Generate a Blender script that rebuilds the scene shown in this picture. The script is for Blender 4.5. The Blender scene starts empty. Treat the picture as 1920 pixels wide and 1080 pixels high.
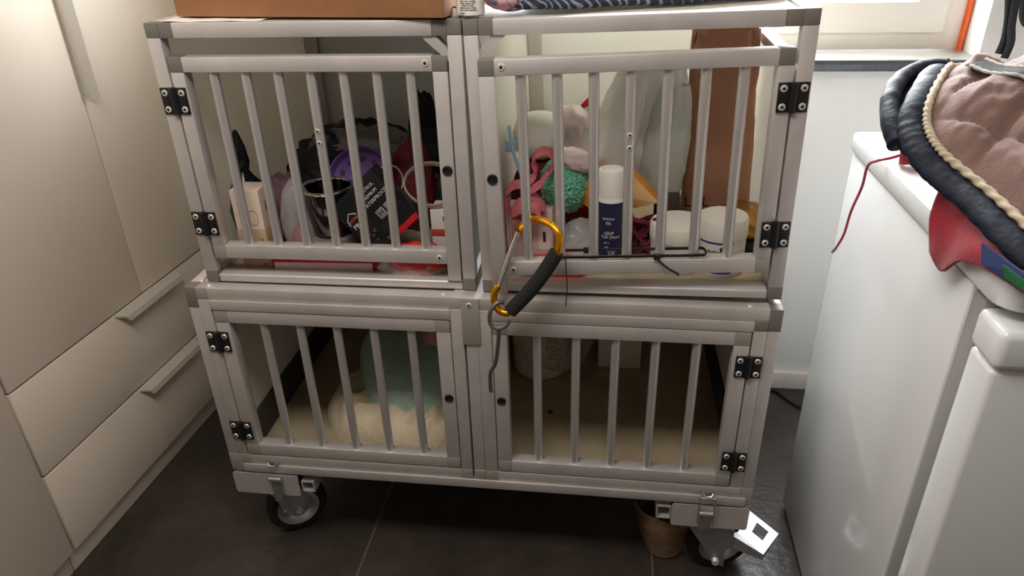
import bpy, bmesh, math, random
from mathutils import Vector, Matrix, noise, Euler
PI = math.pi
scene = bpy.context.scene
COL = scene.collection

# ------------------------------------------------------------------ camera, light, exposure
cam_data = bpy.data.cameras.new('camera')
cam = bpy.data.objects.new('camera', cam_data)
COL.objects.link(cam)
cam_data.sensor_width = 36.0
cam_data.lens = 36.0 * 1346.67 / 1920.0
cam_data.clip_start = 0.02
_r = Vector((0.99159724, 0.12663442, -0.0264319))
_u = Vector((-0.03616322, 0.46752712, 0.88323871))
_w = Vector((-0.12420606, 0.8748612, -0.46817811))
cam.matrix_world = Matrix(((_r.x, _u.x, -_w.x, 0.76987), (_r.y, _u.y, -_w.y, -1.08921), (_r.z, _u.z, -_w.z, 1.27135), (0, 0, 0, 1)))
scene.camera = cam

world = bpy.data.worlds.new('sky')
scene.world = world
world.use_nodes = True
_bg = world.node_tree.nodes['Background']
_bg.inputs[0].default_value = (0.92, 0.97, 1.0, 1)
_bg.inputs[1].default_value = 30.0

def area(name, loc, rot, sx, sy, power, color):
    d = bpy.data.lights.new(name, 'AREA')
    d.shape = 'RECTANGLE'; d.size = sx; d.size_y = sy; d.energy = power; d.color = color
    o = bpy.data.objects.new(name, d); COL.objects.link(o)
    o.location = loc; o.rotation_euler = rot
    return o
area('added_front_fill', (0.42, -0.62, 1.82), (0, 0, 0), 0.9, 0.3, 12.5, (1.0, 0.95, 0.90))  # added fill brightening the upper kennel fronts, stands for no known lamp
_p = area('daylight_portal', (0.98, 0.97, 1.52), (-PI/2, 0, 0), 1.26, 1.18, 1.0, (1, 1, 1))
_p.data.cycles.is_portal = True

scene.view_settings.view_transform = 'Standard'
scene.view_settings.look = 'None'
scene.view_settings.exposure = 0.1
scene.view_settings.gamma = 1.0
scene.view_settings.use_curve_mapping = False

# ------------------------------------------------------------------ materials
def lin(c):
    return tuple(((v/255.0)/12.92 if v/255.0 <= 0.04045 else ((v/255.0+0.055)/1.055)**2.4) for v in c)
def mat(name, rgb, rough=0.5, metal=0.0, var=0.0, vscale=8.0, bump=0.0, bscale=60.0, trans=0.0, alpha=1.0, ior=1.45,
        stretch=None, sheen=0.0, rgb2=None, coat=0.0, spec=None, rvar=0.0):
    m = bpy.data.materials.new(name); m.use_nodes = True
    nt = m.node_tree; b = nt.nodes['Principled BSDF']
    c = lin(rgb)
    b.inputs['Base Color'].default_value = (*c, 1)
    b.inputs['Roughness'].default_value = rough
    b.inputs['Metallic'].default_value = metal
    b.inputs['IOR'].default_value = ior
    b.inputs['Transmission Weight'].default_value = trans
    b.inputs['Alpha'].default_value = alpha
    b.inputs['Coat Weight'].default_value = coat
    if spec is not None: b.inputs['Specular IOR Level'].default_value = spec
    if sheen:
        b.inputs['Sheen Weight'].default_value = sheen
    if var or bump or rgb2 or rvar:
        tc = nt.nodes.new('ShaderNodeTexCoord')
        vec = tc.outputs['Object']
        if stretch:
            mp = nt.nodes.new('ShaderNodeMapping'); mp.inputs['Scale'].default_value = stretch
            nt.links.new(vec, mp.inputs['Vector']); vec = mp.outputs['Vector']
    if var or rgb2 or rvar:
        n = nt.nodes.new('ShaderNodeTexNoise'); n.inputs['Scale'].default_value = vscale; n.inputs['Detail'].default_value = 6
        nt.links.new(vec, n.inputs['Vector'])
    if var or rgb2:
        rmp = nt.nodes.new('ShaderNodeValToRGB')
        d = lin(rgb2) if rgb2 else tuple(max(0, v*(1-var)) for v in c)
        e = c if rgb2 else tuple(min(1, v*(1+var)) for v in c)
        rmp.color_ramp.elements[0].position = 0.35; rmp.color_ramp.elements[1].position = 0.65
        rmp.color_ramp.elements[0].color = (*d, 1); rmp.color_ramp.elements[1].color = (*e, 1)
        nt.links.new(n.outputs['Fac'], rmp.inputs['Fac']); nt.links.new(rmp.outputs['Color'], b.inputs['Base Color'])
    if rvar:
        mr = nt.nodes.new('ShaderNodeMapRange'); mr.inputs['To Min'].default_value = rough-rvar; mr.inputs['To Max'].default_value = rough+rvar
        nt.links.new(n.outputs['Fac'], mr.inputs['Value']); nt.links.new(mr.outputs['Result'], b.inputs['Roughness'])
    if bump:
        n2 = nt.nodes.new('ShaderNodeTexNoise'); n2.inputs['Scale'].default_value = bscale; n2.inputs['Detail'].default_value = 4
        nt.links.new(vec, n2.inputs['Vector'])
        bp = nt.nodes.new('ShaderNodeBump'); bp.inputs['Strength'].default_value = bump; bp.inputs['Distance'].default_value = 0.01
        nt.links.new(n2.outputs['Fac'], bp.inputs['Height']); nt.links.new(bp.outputs['Normal'], b.inputs['Normal'])
    return m

ALU = mat('brushed_aluminium', (204, 198, 194), 0.48, 0.5, var=0.06, vscale=14, bump=0.02, bscale=200)
BAR = mat('aluminium_tube', (206, 203, 200), 0.36, 0.65, var=0.08, vscale=30, stretch=(1, 1, 0.08))
CONN = mat('grey_plastic_connector', (114, 109, 101), 0.55, 0.0, var=0.05)
CONNL = mat('light_grey_connector', (160, 154, 146), 0.5, 0.2, var=0.05)
BLK = mat('black_plastic', (22, 22, 24), 0.45)
RIV = mat('rivet_steel', (214, 208, 200), 0.35, 0.35)
DARK = mat('rivet_core', (40, 36, 32), 0.5, 0.6)
PANEL = mat('cream_panel', (238, 236, 228), 0.42, 0.0, var=0.03, vscale=3)
def mat_translucent(name, rgb, k):
    m = mat(name, rgb, 0.5); nt = m.node_tree
    t = nt.nodes.new('ShaderNodeBsdfTranslucent'); t.inputs['Color'].default_value = (*lin(rgb), 1)
    mx = nt.nodes.new('ShaderNodeMixShader'); mx.inputs[0].default_value = k
    nt.links.new(nt.nodes['Principled BSDF'].outputs[0], mx.inputs[1]); nt.links.new(t.outputs[0], mx.inputs[2])
    nt.links.new(mx.outputs[0], nt.nodes['Material Output'].inputs['Surface']); return m
PANELT = mat_translucent('translucent_cream_panel', (240, 238, 232), 0.09)
PANELTOP = mat_translucent('translucent_top_panel', (240, 238, 230), 0.5)
PANELSIDE = mat_translucent('translucent_side_panel', (240, 238, 230), 0.45)
PANELS = mat_translucent('thick_cream_panel', (234, 232, 228), 0.10)
MILK = mat_translucent('white_bag_film', (236, 235, 228), 0.45)
MILK2 = mat_translucent('grey_white_film', (222, 226, 220), 0.4)
FLOORP = mat('beige_floor_panel', (186, 168, 138), 0.6, 0.0, var=0.12, vscale=9, bump=0.05, bscale=80)
STRIP = mat('dark_grey_strip', (70, 66, 62), 0.6)
ZINC = mat('zinc_steel', (190, 192, 194), 0.33, 0.9, var=0.1, vscale=25, bump=0.04, bscale=90)
RUB = mat('black_rubber', (20, 19, 19), 0.7)
CAB = mat('white_cabinet_lacquer', (224, 213, 198), 0.38, 0.0, var=0.012, vscale=2)
CABIN = mat('cabinet_carcass', (120, 112, 102), 0.6)
HAND = mat('satin_aluminium_handle', (206, 200, 190), 0.38, 0.35)
WALL = mat('white_plaster', (236, 234, 230), 0.85, 0.0, bump=0.05, bscale=120)
WINF = mat('window_pvc', (232, 226, 216), 0.4)
FREEZ = mat('freezer_white_enamel', (232, 234, 236), 0.22, 0.0, coat=0.3)
GASK = mat('grey_gasket', (150, 148, 146), 0.6)
CARD = mat('brown_cardboard', (148, 102, 66), 0.8, 0.0, var=0.05, vscale=20, bump=0.05, bscale=200)
WPLA = mat('white_plastic', (232, 228, 220), 0.4)
PAPERW = mat('white_paper', (236, 232, 226), 0.7)
INK = mat('black_ink', (34, 30, 30), 0.6)
INKW = mat('white_ink', (225, 220, 214), 0.6)
INKG = mat('grey_ink', (120, 112, 104), 0.6)
GOLD = mat('gold_anodised', (232, 160, 30), 0.22, 0.9)
FOAM = mat('black_foam', (30, 29, 30), 0.9, 0.0, bump=0.3, bscale=400)
CHROME = mat('polished_steel', (215, 212, 206), 0.14, 1.0)
DKSTEEL = mat('dark_polished_steel', (96, 96, 100), 0.12, 1.0)
NAVYL = mat('navy_label', (36, 40, 72), 0.45)
BLUE = mat('blue_print', (28, 62, 150), 0.45)
CLEAR = mat('clear_plastic_film', (235, 235, 232), 0.16, 0.0, alpha=0.30, spec=0.8)
MILK = None
BROWNP = mat('brown_kraft_paper', (176, 128, 102), 0.8, 0.0, var=0.08, vscale=14, bump=0.1, bscale=60)
GREENF = mat('green_plush', (112, 190, 158), 0.95, 0.0, var=0.25, vscale=90, sheen=0.5)
PINKL = mat('dusty_pink_strap', (198, 104, 112), 0.7, 0.0, var=0.08, vscale=60)
MAROON = mat('maroon_fabric', (104, 26, 44), 0.85, 0.0, var=0.2, vscale=40)
ORANGE = mat('orange_film', (224, 142, 40), 0.4, 0.0, var=0.12, vscale=14)
PEACH = mat('pale_orange_film', (232, 186, 130), 0.45, 0.0, var=0.06)
RED = mat('red_print', (206, 26, 36), 0.4)
REDF = mat('red_film', (214, 52, 44), 0.28, 0.0, var=0.15, vscale=40)
REDCLOTH = mat('red_fabric', (150, 28, 46), 0.9, 0.0, var=0.12, vscale=50, bump=0.25, bscale=350, sheen=0.3)
NAVYF = mat('navy_binding_fabric', (22, 27, 40), 0.6, 0.0, var=0.15, vscale=30, bump=0.25, bscale=60, spec=0.25)
QUILT = mat('brown_quilted_cotton', (110, 84, 76), 0.9, 0.0, var=0.1, vscale=22, bump=0.12, bscale=300, sheen=0.3)
ROPE = mat('beige_rope', (178, 164, 142), 0.85, 0.0, var=0.15, vscale=120)
GREYT = mat('grey_plastic_tub', (120, 120, 118), 0.5)
PURP = mat('purple_plastic', (116, 76, 150), 0.45)
CREAMS = mat('cream_leather', (206, 192, 166), 0.6)
TEAL = mat('sage_green_towel', (172, 200, 182), 0.95, 0.0, var=0.08, vscale=60, bump=0.3, bscale=300, sheen=0.4)
CREAMB = mat('cream_blanket', (226, 208, 178), 0.95, 0.0, var=0.08, vscale=30, bump=0.3, bscale=120, sheen=0.3)
PINKC = mat('pink_cloth', (222, 160, 152), 0.95, 0.0, var=0.1, vscale=30, bump=0.2, bscale=200)
DKGREY = mat('dark_grey_fabric', (46, 44, 48), 0.7, 0.0, var=0.2, vscale=20)
DKGREEN = mat('dark_green_fabric', (30, 46, 48), 0.75, 0.0, var=0.2, vscale=20)
DKNAVY = mat('dark_navy_fabric', (28, 30, 40), 0.7)
STYRO = mat('white_styrofoam', (236, 226, 214), 0.85, 0.0, bump=0.2, bscale=250)
SKYB = mat('pale_blue_plastic', (170, 204, 226), 0.3, 0.0, alpha=0.9)
GOLDF = mat('gold_foil', (176, 134, 60), 0.3, 0.7, bump=0.3, bscale=40)
PINKW = mat('pinkish_white_film', (232, 214, 210), 0.4, alpha=0.95)
TAN = mat('tan_print', (186, 158, 130), 0.6)
ORSEAL = mat('orange_foam_seal', (224, 96, 44), 0.7, 0.0, var=0.12, vscale=60)
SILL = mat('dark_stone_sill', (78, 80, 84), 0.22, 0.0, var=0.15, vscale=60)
SILL_SHEEN = mat('stone_sill_painted_sheen', (150, 148, 142), 0.3, 0.0, var=0.1, vscale=80)  # same dark stone; window reflection on its top put in as lighter grey

def mat_floor():
    m = bpy.data.materials.new('dark_slate_tile'); m.use_nodes = True
    nt = m.node_tree; b = nt.nodes['Principled BSDF']
    tc = nt.nodes.new('ShaderNodeTexCoord')
    n = nt.nodes.new('ShaderNodeTexNoise'); n.inputs['Scale'].default_value = 5; n.inputs['Detail'].default_value = 9; n.inputs['Roughness'].default_value = 0.7
    nt.links.new(tc.outputs['Object'], n.inputs['Vector'])
    r = nt.nodes.new('ShaderNodeValToRGB')
    r.color_ramp.elements[0].position = 0.3; r.color_ramp.elements[1].position = 0.72
    r.color_ramp.elements[0].color = (*lin((44, 39, 37)), 1); r.color_ramp.elements[1].color = (*lin((74, 65, 58)), 1)
    nt.links.new(n.outputs['Fac'], r.inputs['Fac'])
    br = nt.nodes.new('ShaderNodeTexBrick')
    br.offset = 0.0; br.inputs['Scale'].default_value = 1.0
    br.inputs['Brick Width'].default_value = 0.635; br.inputs['Row Height'].default_value = 1.27
    br.inputs['Mortar Size'].default_value = 0.0022; br.inputs['Mortar Smooth'].default_value = 0.1
    br.inputs['Color1'].default_value = (0, 0, 0, 1); br.inputs['Color2'].default_value = (0, 0, 0, 1); br.inputs['Mortar'].default_value = (1, 1, 1, 1)
    mp = nt.nodes.new('ShaderNodeMapping'); mp.inputs['Location'].default_value = (-0.265+1.27, 0.52, 0)
    nt.links.new(tc.outputs['Object'], mp.inputs['Vector']); nt.links.new(mp.outputs['Vector'], br.inputs['Vector'])
    mx = nt.nodes.new('ShaderNodeMix'); mx.data_type = 'RGBA'
    nt.links.new(br.outputs['Color'], mx.inputs['Factor'])
    nt.links.new(r.outputs['Color'], mx.inputs['A']); mx.inputs['B'].default_value = (*lin((96, 91, 86)), 1)
    nt.links.new(mx.outputs['Result'], b.inputs['Base Color'])
    n2 = nt.nodes.new('ShaderNodeTexNoise'); n2.inputs['Scale'].default_value = 45; n2.inputs['Detail'].default_value = 8
    nt.links.new(tc.outputs['Object'], n2.inputs['Vector'])
    bp = nt.nodes.new('ShaderNodeBump'); bp.inputs['Strength'].default_value = 0.22; bp.inputs['Distance'].default_value = 0.01
    nt.links.new(n2.outputs['Fac'], bp.inputs['Height']); nt.links.new(bp.outputs['Normal'], b.inputs['Normal'])
    b.inputs['Roughness'].default_value = 0.36
    return m
FLOOR = mat_floor()

def mat_amber():
    m = mat('amber_plastic', (166, 132, 96), 0.2, 0.0, var=0.25, vscale=18, alpha=0.78, rgb2=(112, 84, 56))
    return m
AMBER = mat_amber()

def mat_leaf(name, base, leaf):
    m = bpy.data.materials.new(name); m.use_nodes = True
    nt = m.node_tree; b = nt.nodes['Principled BSDF']; b.inputs['Roughness'].default_value = 0.85
    tc = nt.nodes.new('ShaderNodeTexCoord')
    w = nt.nodes.new('ShaderNodeTexWave'); w.bands_direction = 'DIAGONAL'; w.inputs['Scale'].default_value = 34; w.inputs['Distortion'].default_value = 9; w.inputs['Detail Scale'].default_value = 0.6
    n = nt.nodes.new('ShaderNodeTexNoise'); n.inputs['Scale'].default_value = 11
    mu = nt.nodes.new('ShaderNodeMath'); mu.operation = 'MULTIPLY'
    nt.links.new(tc.outputs['Object'], w.inputs['Vector']); nt.links.new(tc.outputs['Object'], n.inputs['Vector'])
    nt.links.new(w.outputs['Fac'], mu.inputs[0]); nt.links.new(n.outputs['Fac'], mu.inputs[1])
    r = nt.nodes.new('ShaderNodeValToRGB'); r.color_ramp.elements[0].position = 0.40; r.color_ramp.elements[1].position = 0.52
    r.color_ramp.elements[0].color = (*lin(base), 1); r.color_ramp.elements[1].color = (*lin(leaf), 1)
    nt.links.new(mu.outputs[0], r.inputs['Fac']); nt.links.new(r.outputs['Color'], b.inputs['Base Color'])
    return m
LEAF = mat_leaf('navy_leaf_print', (38, 42, 58), (128, 136, 152))
PINKP = mat_leaf('pink_line_print', (206, 158, 166), (110, 106, 140))

# ------------------------------------------------------------------ mesh helpers
class MB:
    def __init__(s):
        s.bm = bmesh.new()
    def _mark(s, n0, mi):
        s.bm.faces.ensure_lookup_table()
        for i in range(n0, len(s.bm.faces)): s.bm.faces[i].material_index = mi
    def box(s, x0, x1, y0, y1, z0, z1, bev=0.0, mi=0, seg=2):
        t = bmesh.new()
        xs = (min(x0, x1), max(x0, x1)); ys = (min(y0, y1), max(y0, y1)); zs = (min(z0, z1), max(z0, z1))
        v = [t.verts.new((x, y, z)) for x in xs for y in ys for z in zs]
        for f in ((0, 1, 3, 2), (4, 6, 7, 5), (0, 4, 5, 1), (2, 3, 7, 6), (0, 2, 6, 4), (1, 5, 7, 3)):
            t.faces.new([v[i] for i in f])
        if bev: bmesh.ops.bevel(t, geom=list(t.edges), offset=bev, segments=seg, affect='EDGES', profile=0.5)
        s.merge(t, mi); return s
    def merge(s, t, mi=None, M=None):
        if M is not None: bmesh.ops.transform(t, matrix=M, verts=list(t.verts))
        mp = {}
        for v in t.verts: mp[v] = s.bm.verts.new(v.co)
        for f in t.faces:
            try: g = s.bm.faces.new([mp[v] for v in f.verts])
            except ValueError: continue
            g.material_index = f.material_index if mi is None else mi
        t.free()
    def cyl(s, p0, p1, r0, r1=None, seg=16, mi=0, cap=True):
        r1 = r0 if r1 is None else r1
        p0, p1 = Vector(p0), Vector(p1); d = (p1-p0).normalized()
        a = d.orthogonal().normalized(); b = d.cross(a)
        R0 = [s.bm.verts.new(p0+(a*math.cos(2*PI*i/seg)+b*math.sin(2*PI*i/seg))*r0) for i in range(seg)]
        R1 = [s.bm.verts.new(p1+(a*math.cos(2*PI*i/seg)+b*math.sin(2*PI*i/seg))*r1) for i in range(seg)]
        for i in range(seg):
            s.bm.faces.new((R0[i], R0[(i+1) % seg], R1[(i+1) % seg], R1[i])).material_index = mi
        if cap:
            s.bm.faces.new(R0[::-1]).material_index = mi; s.bm.faces.new(R1).material_index = mi
        return s
    def lathe(s, prof, c=(0, 0, 0), seg=32, mi=0, M=None, mis=None, f=None):
        t = bmesh.new(); rows = []
        for r, z in prof:
            if r < 1e-6: rows.append([t.verts.new((0, 0, z))])
            else:
                row = []
                for i in range(seg):
                    a = 2*PI*i/seg; k = f(a, z) if f else 1.0
                    row.append(t.verts.new((r*k*math.cos(a), r*k*math.sin(a), z)))
                rows.append(row)
        for k in range(len(rows)-1):
            A, B = rows[k], rows[k+1]; m_ = mis[k] if mis else mi
            for i in range(seg):
                j = (i+1) % seg
                if len(A) == 1 and len(B) == 1: continue
                if len(A) == 1: g = t.faces.new((A[0], B[j], B[i]))
                elif len(B) == 1: g = t.faces.new((A[i], A[j], B[0]))
                else: g = t.faces.new((A[i], A[j], B[j], B[i]))
                g.material_index = m_
        X = Matrix.Translation(Vector(c)) @ (M if M is not None else Matrix())
        s.merge(t, None, X); return s
    def tube(s, pts, r, seg=10, closed=False, mi=0, up=None, ry=None, rf=None, cap=True):
        P = [Vector(p) for p in pts]; n = len(P); rows = []
        prev = None
        for i in range(n):
            if closed: d = P[(i+1) % n]-P[i-1]
            else: d = P[min(i+1, n-1)]-P[max(i-1, 0)]
            d.normalize()
            if up is not None:
                u = Vector(up[i]) if isinstance(up, list) else Vector(up)
                a = (u - d*u.dot(d)).normalized()
            else:
                a = d.orthogonal().normalized() if prev is None else (prev - d*prev.dot(d)).normalized()
            prev = a; b = d.cross(a)
            row = []
            for k in range(seg):
                th = 2*PI*k/seg
                q = rf(i, k/seg) if rf else 1.0
                row.append(s.bm.verts.new(P[i]+(a*math.cos(th)*r+b*math.sin(th)*(ry or r))*q))
            rows.append(row)
        for i in range(n if closed else n-1):
            A, B = rows[i], rows[(i+1) % n]
            for k in range(seg):
                s.bm.faces.new((A[k], A[(k+1) % seg], B[(k+1) % seg], B[k])).material_index = mi
        if not closed and cap:
            s.bm.faces.new(rows[0][::-1]).material_index = mi; s.bm.faces.new(rows[-1]).material_index = mi
        return s
    def prism(s, poly, ext, mi=0):
        e = Vector(ext); A = [s.bm.verts.new(p) for p in poly]; B = [s.bm.verts.new(Vector(p)+e) for p in poly]
        n = len(A)
        s.bm.faces.new(A[::-1]).material_index = mi; s.bm.faces.new(B).material_index = mi
        for i in range(n): s.bm.faces.new((A[i], A[(i+1) % n], B[(i+1) % n], B[i])).material_index = mi
        return s
    def blob(s, c, rad, seed=0, amp=0.2, freq=2.0, sub=4, zmin=None, ridged=False, mi=0, M=None, sq=1.0):
        t = bmesh.new(); bmesh.ops.create_icosphere(t, subdivisions=sub, radius=1.0)
        off = Vector((seed*7.31, seed*3.17, seed*5.71))
        for v in t.verts:
            d = v.co.normalized()
            if sq != 1.0: d = Vector([math.copysign(abs(q)**sq, q) for q in d])
            nz = noise.fractal(d*freq+off, 1.0, 2.0, 4) if not ridged else (1-2*abs(noise.noise(d*freq+off)))*0.6+0.4*(1-2*abs(noise.noise(d*freq*2.3+off)))
            v.co = d*(1+amp*nz)
        R = M if M is not None else Matrix()
        bmesh.ops.transform(t, matrix=Matrix.Translation(Vector(c)) @ R @ Matrix.Diagonal((*rad, 1)), verts=list(t.verts))
        if zmin is not None:
            for v in t.verts:
                if v.co.z < zmin: v.co.z = zmin
        s.merge(t, mi); return s
    def grid(s, fn, nu, nv, mi=0, cu=False, mif=None):
        R = [[s.bm.verts.new(fn(i/(nu if cu else nu-1), j/(nv-1))) for j in range(nv)] for i in range(nu)]
        for i in range(nu if cu else nu-1):
            for j in range(nv-1):
                k = (i+1) % nu
                f = s.bm.faces.new((R[i][j], R[k][j], R[k][j+1], R[i][j+1]))
                f.material_index = mif(i/nu, j/nv) if mif else mi
        return s

def obj(name, b, mats, parent=None, smooth=True, M=None, solid=0.0, sub=0, angle=35):
    me = bpy.data.meshes.new(name)
    bmesh.ops.recalc_face_normals(b.bm, faces=list(b.bm.faces))
    b.bm.to_mesh(me); b.bm.free()
    for m in (mats if isinstance(mats, (list, tuple)) else [mats]): me.materials.append(m)
    if smooth:
        me.shade_smooth()
        me.set_sharp_from_angle(angle=math.radians(angle))
    o = bpy.data.objects.new(name, me); COL.objects.link(o)
    if parent is not None: o.parent = parent
    if M is not None: o.matrix_world = M if parent is None else M
    if solid:
        q = o.modifiers.new('solid', 'SOLIDIFY'); q.thickness = solid; q.offset = 0
    if sub:
        q = o.modifiers.new('sub', 'SUBSURF'); q.levels = sub; q.render_levels = sub
    return o
def empty(name, M):
    o = bpy.data.objects.new(name, None); COL.objects.link(o); o.empty_display_size = 0.05
    o.matrix_world = M
    return o
def tag(o, label, cat, group=None, kind=None):
    o['label'] = label; o['category'] = cat
    if group: o['group'] = group
    if kind: o['kind'] = kind
    return o
def struct(o):
    o['kind'] = 'structure'; return o
def inst(o, parent, M=None):
    c = o.copy(); COL.objects.link(c); c.parent = parent
    if M is not None: c.matrix_local = M
    return c
def T(x, y, z): return Matrix.Translation((x, y, z))
def RX(a): return Matrix.Rotation(a, 4, 'X')
def RY(a): return Matrix.Rotation(a, 4, 'Y')
def RZ(a): return Matrix.Rotation(a, 4, 'Z')
def text_bm(txt, size, M, align='CENTER', wrap=None):
    """lettering as a thin mesh; text lies in its local XY plane; wrap=(radius) bends it round a cylinder about local Y"""
    cu = bpy.data.curves.new('lettering', 'FONT'); cu.body = txt; cu.size = size; cu.align_x = align; cu.align_y = 'CENTER'
    cu.resolution_u = 2; cu.extrude = 0.00025
    to = bpy.data.objects.new('lettering', cu); COL.objects.link(to)
    dg = bpy.context.evaluated_depsgraph_get(); dg.update()
    me = bpy.data.meshes.new_from_object(to.evaluated_get(dg))
    bpy.data.objects.remove(to); bpy.data.curves.remove(cu)
    t = bmesh.new(); t.from_mesh(me); bpy.data.meshes.remove(me)
    if wrap:
        for v in t.verts:
            a = v.co.x/wrap; r = wrap+v.co.z
            v.co = Vector((r*math.sin(a), v.co.y, r*math.cos(a)-wrap))
    bmesh.ops.transform(t, matrix=M, verts=list(t.verts))
    return t
def spline(P, n, closed=False):
    P = [Vector(p) for p in P]; m = len(P); out = []
    seg = m if closed else m-1
    for i in range(n):
        u = i/n*seg if closed else i/(n-1)*seg
        k = min(int(u), seg-1); t = u-k
        if closed: a, b, c, d = P[(k-1) % m], P[k % m], P[(k+1) % m], P[(k+2) % m]
        else: a, b, c, d = P[max(k-1, 0)], P[k], P[k+1], P[min(k+2, m-1)]
        out.append(0.5*((2*b)+(c-a)*t+(2*a-5*b+4*c-d)*t*t+(3*b-a-3*c+d)*t**3))
    return out

# ------------------------------------------------------------------ the room
XL, XR_, YB, YF_, ZC = -1.0, 2.0, 0.734, -3.4, 2.5
struct(obj('floor', MB().box(XL-0.1, XR_+0.1, YF_-0.1, YB+0.3, -0.05, 0), FLOOR))
struct(obj('ceiling', MB().box(XL-0.1, XR_+0.1, YF_-0.1, YB+0.3, ZC, ZC+0.06), mat('timber_ceiling', (150, 134, 116), 0.7, var=0.1, vscale=6)))
WX0, WX1, WZ0, WZ1 = 0.36, 1.606, 0.940, 2.12
b = MB()
b.box(XL-0.1, WX0, YB, YB+0.22, 0, ZC); b.box(WX1, XR_+0.1, YB, YB+0.22, 0, ZC)
b.box(WX0, WX1, YB, YB+0.22, 0, WZ0-0.026); b.box(WX0, WX1, YB, YB+0.22, WZ1, ZC)
struct(obj('wall_back', b, WALL))
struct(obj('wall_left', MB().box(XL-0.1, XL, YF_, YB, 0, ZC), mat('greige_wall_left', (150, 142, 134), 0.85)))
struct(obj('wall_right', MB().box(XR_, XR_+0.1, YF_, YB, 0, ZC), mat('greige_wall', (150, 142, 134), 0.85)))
struct(obj('wall_front', MB().box(XL-0.1, XR_+0.1, YF_-0.1, YF_, 0, ZC), mat('taupe_wall', (190, 176, 162), 0.85)))
struct(obj('baseboard_back', MB().box(XL, XR_, YB-0.012, YB, 0, 0.055, 0.002), WINF))
# window sill
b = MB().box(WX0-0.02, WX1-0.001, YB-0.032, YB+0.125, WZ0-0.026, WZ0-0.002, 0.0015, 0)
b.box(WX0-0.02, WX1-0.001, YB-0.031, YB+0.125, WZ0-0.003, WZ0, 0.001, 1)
struct(obj('trim_1', b, [SILL, SILL_SHEEN]))
b = MB()
pts = []
for i in range(26):
    z = WZ0+0.0+i*(WZ1-WZ0)/25
    pts.append((WX1-0.006-0.004*noise.noise((z*9, 0, 0)), YB+0.092, z))
b.tube(pts, 0.0055, 8, up=(1, 0, 0), ry=0.012)
struct(obj('trim_2', b, ORSEAL))
# window: fixed frame, sash, glass
yw = YB+0.10
win = struct(empty('window_1', T(0, yw, 0)))
fo = 0.042; sw = 0.068
def mitre_frame(b, x0, x1, z0, z1, w, y0, y1):
    q = [((x0, z0), (x1, z0), (x1-w, z0+w), (x0+w, z0+w)), ((x1, z0), (x1, z1), (x1-w, z1-w), (x1-w, z0+w)),
         ((x1, z1), (x0, z1), (x0+w, z1-w), (x1-w, z1-w)), ((x0, z1), (x0, z0), (x0+w, z0+w), (x0+w, z1-w))]
    for p in q:
        b.prism([(p[0][0], y0, p[0][1]), (p[1][0], y0, p[1][1]), (p[2][0], y0, p[2][1]), (p[3][0], y0, p[3][1])], (0, y1-y0, 0))
b = MB(); mitre_frame(b, WX0, WX1-0.001, WZ0+0.001, WZ1, fo+0.011, 0, 0.075)
obj('window_frame', b, WINF, win)
x0, x1, z0, z1 = WX0+fo, WX1-0.012-fo, WZ0+fo, WZ1-fo
b = MB(); mitre_frame(b, x0, x1, z0, z1, sw, -0.012, 0.06)
obj('sash', b, WINF, win)
def mat_glass():
    m = bpy.data.materials.new('window_glass'); m.use_nodes = True
    nt = m.node_tree; nt.nodes.remove(nt.nodes['Principled BSDF'])
    tr = nt.nodes.new('ShaderNodeBsdfTransparent'); gl = nt.nodes.new('ShaderNodeBsdfGlossy'); gl.inputs['Roughness'].default_value = 0.02
    mx = nt.nodes.new('ShaderNodeMixShader'); mx.inputs[0].default_value = 0.06
    nt.links.new(tr.outputs[0], mx.inputs[1]); nt.links.new(gl.outputs[0], mx.inputs[2])
    nt.links.new(mx.outputs[0], nt.nodes['Material Output'].inputs['Surface'])
    return m
obj('glass', MB().box(x0+sw-0.005, x1-sw+0.005, 0.02, 0.026, z0+sw-0.005, z1-sw+0.005), mat_glass(), win)

# ------------------------------------------------------------------ built-in white cabinets (left)
CM = T(-0.3562, 0, 0) @ RZ(-0.0493)
def slab(root, name, y0, y1, z0, z1):
    return obj(name, MB().box(0.002, 0.02, y0+0.0016, y1-0.0016, z0+0.0016, z1-0.0016, 0.0012), CAB, root)
cu = empty('cabinet', CM)
tag(cu, 'white fitted cupboard with two tall doors above two wide drawers', 'cabinet')
obj('carcass', MB().box(-0.55, 0.0, -0.110, 0.698, 0.062, 2.3), CABIN, cu)
obj('plinth', MB().box(-0.5, -0.002, -0.1135, 0.698, 0, 0.060, 0.001), CAB, cu)
dA = slab(cu, 'door', -0.1115, 0.300, 0.478, 2.3)
dB = slab(cu, 'door', 0.300, 0.722, 0.478, 2.3)
d1 = slab(cu, 'drawer', -0.1115, 0.722, 0.272, 0.476)
d2 = slab(cu, 'drawer', -0.1115, 0.722, 0.064, 0.269)
def pull(parent, z):
    # lip profile sitting on the drawer's top edge, ends cut at an angle
    b = MB(); A = []
    t = 0.0035
    sec = [(0.019, z-0.002), (0.040, z-0.010), (0.044, z-0.022), (0.0412, z-0.022), (0.037, z-0.0135), (0.019, z-0.006)]
    for (y0, y1, dy) in ((0.195, 0.432, 0.022),):
        P0 = [(x, y0+dy*(x-0.019)/0.025, zz) for x, zz in sec]; P1 = [(x, y1-0.4*dy*(x-0.019)/0.025, zz) for x, zz in sec]
        va = [b.bm.verts.new(p) for p in P0]; vb = [b.bm.verts.new(p) for p in P1]
        b.bm.faces.new(va[::-1]); b.bm.faces.new(vb)
        for i in range(6): b.bm.faces.new((va[i], va[(i+1) % 6], vb[(i+1) % 6], vb[i]))
    return obj('handle', b, HAND, parent, smooth=False)
pull(d1, 0.476); pull(d2, 0.269)
b = MB()
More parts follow.
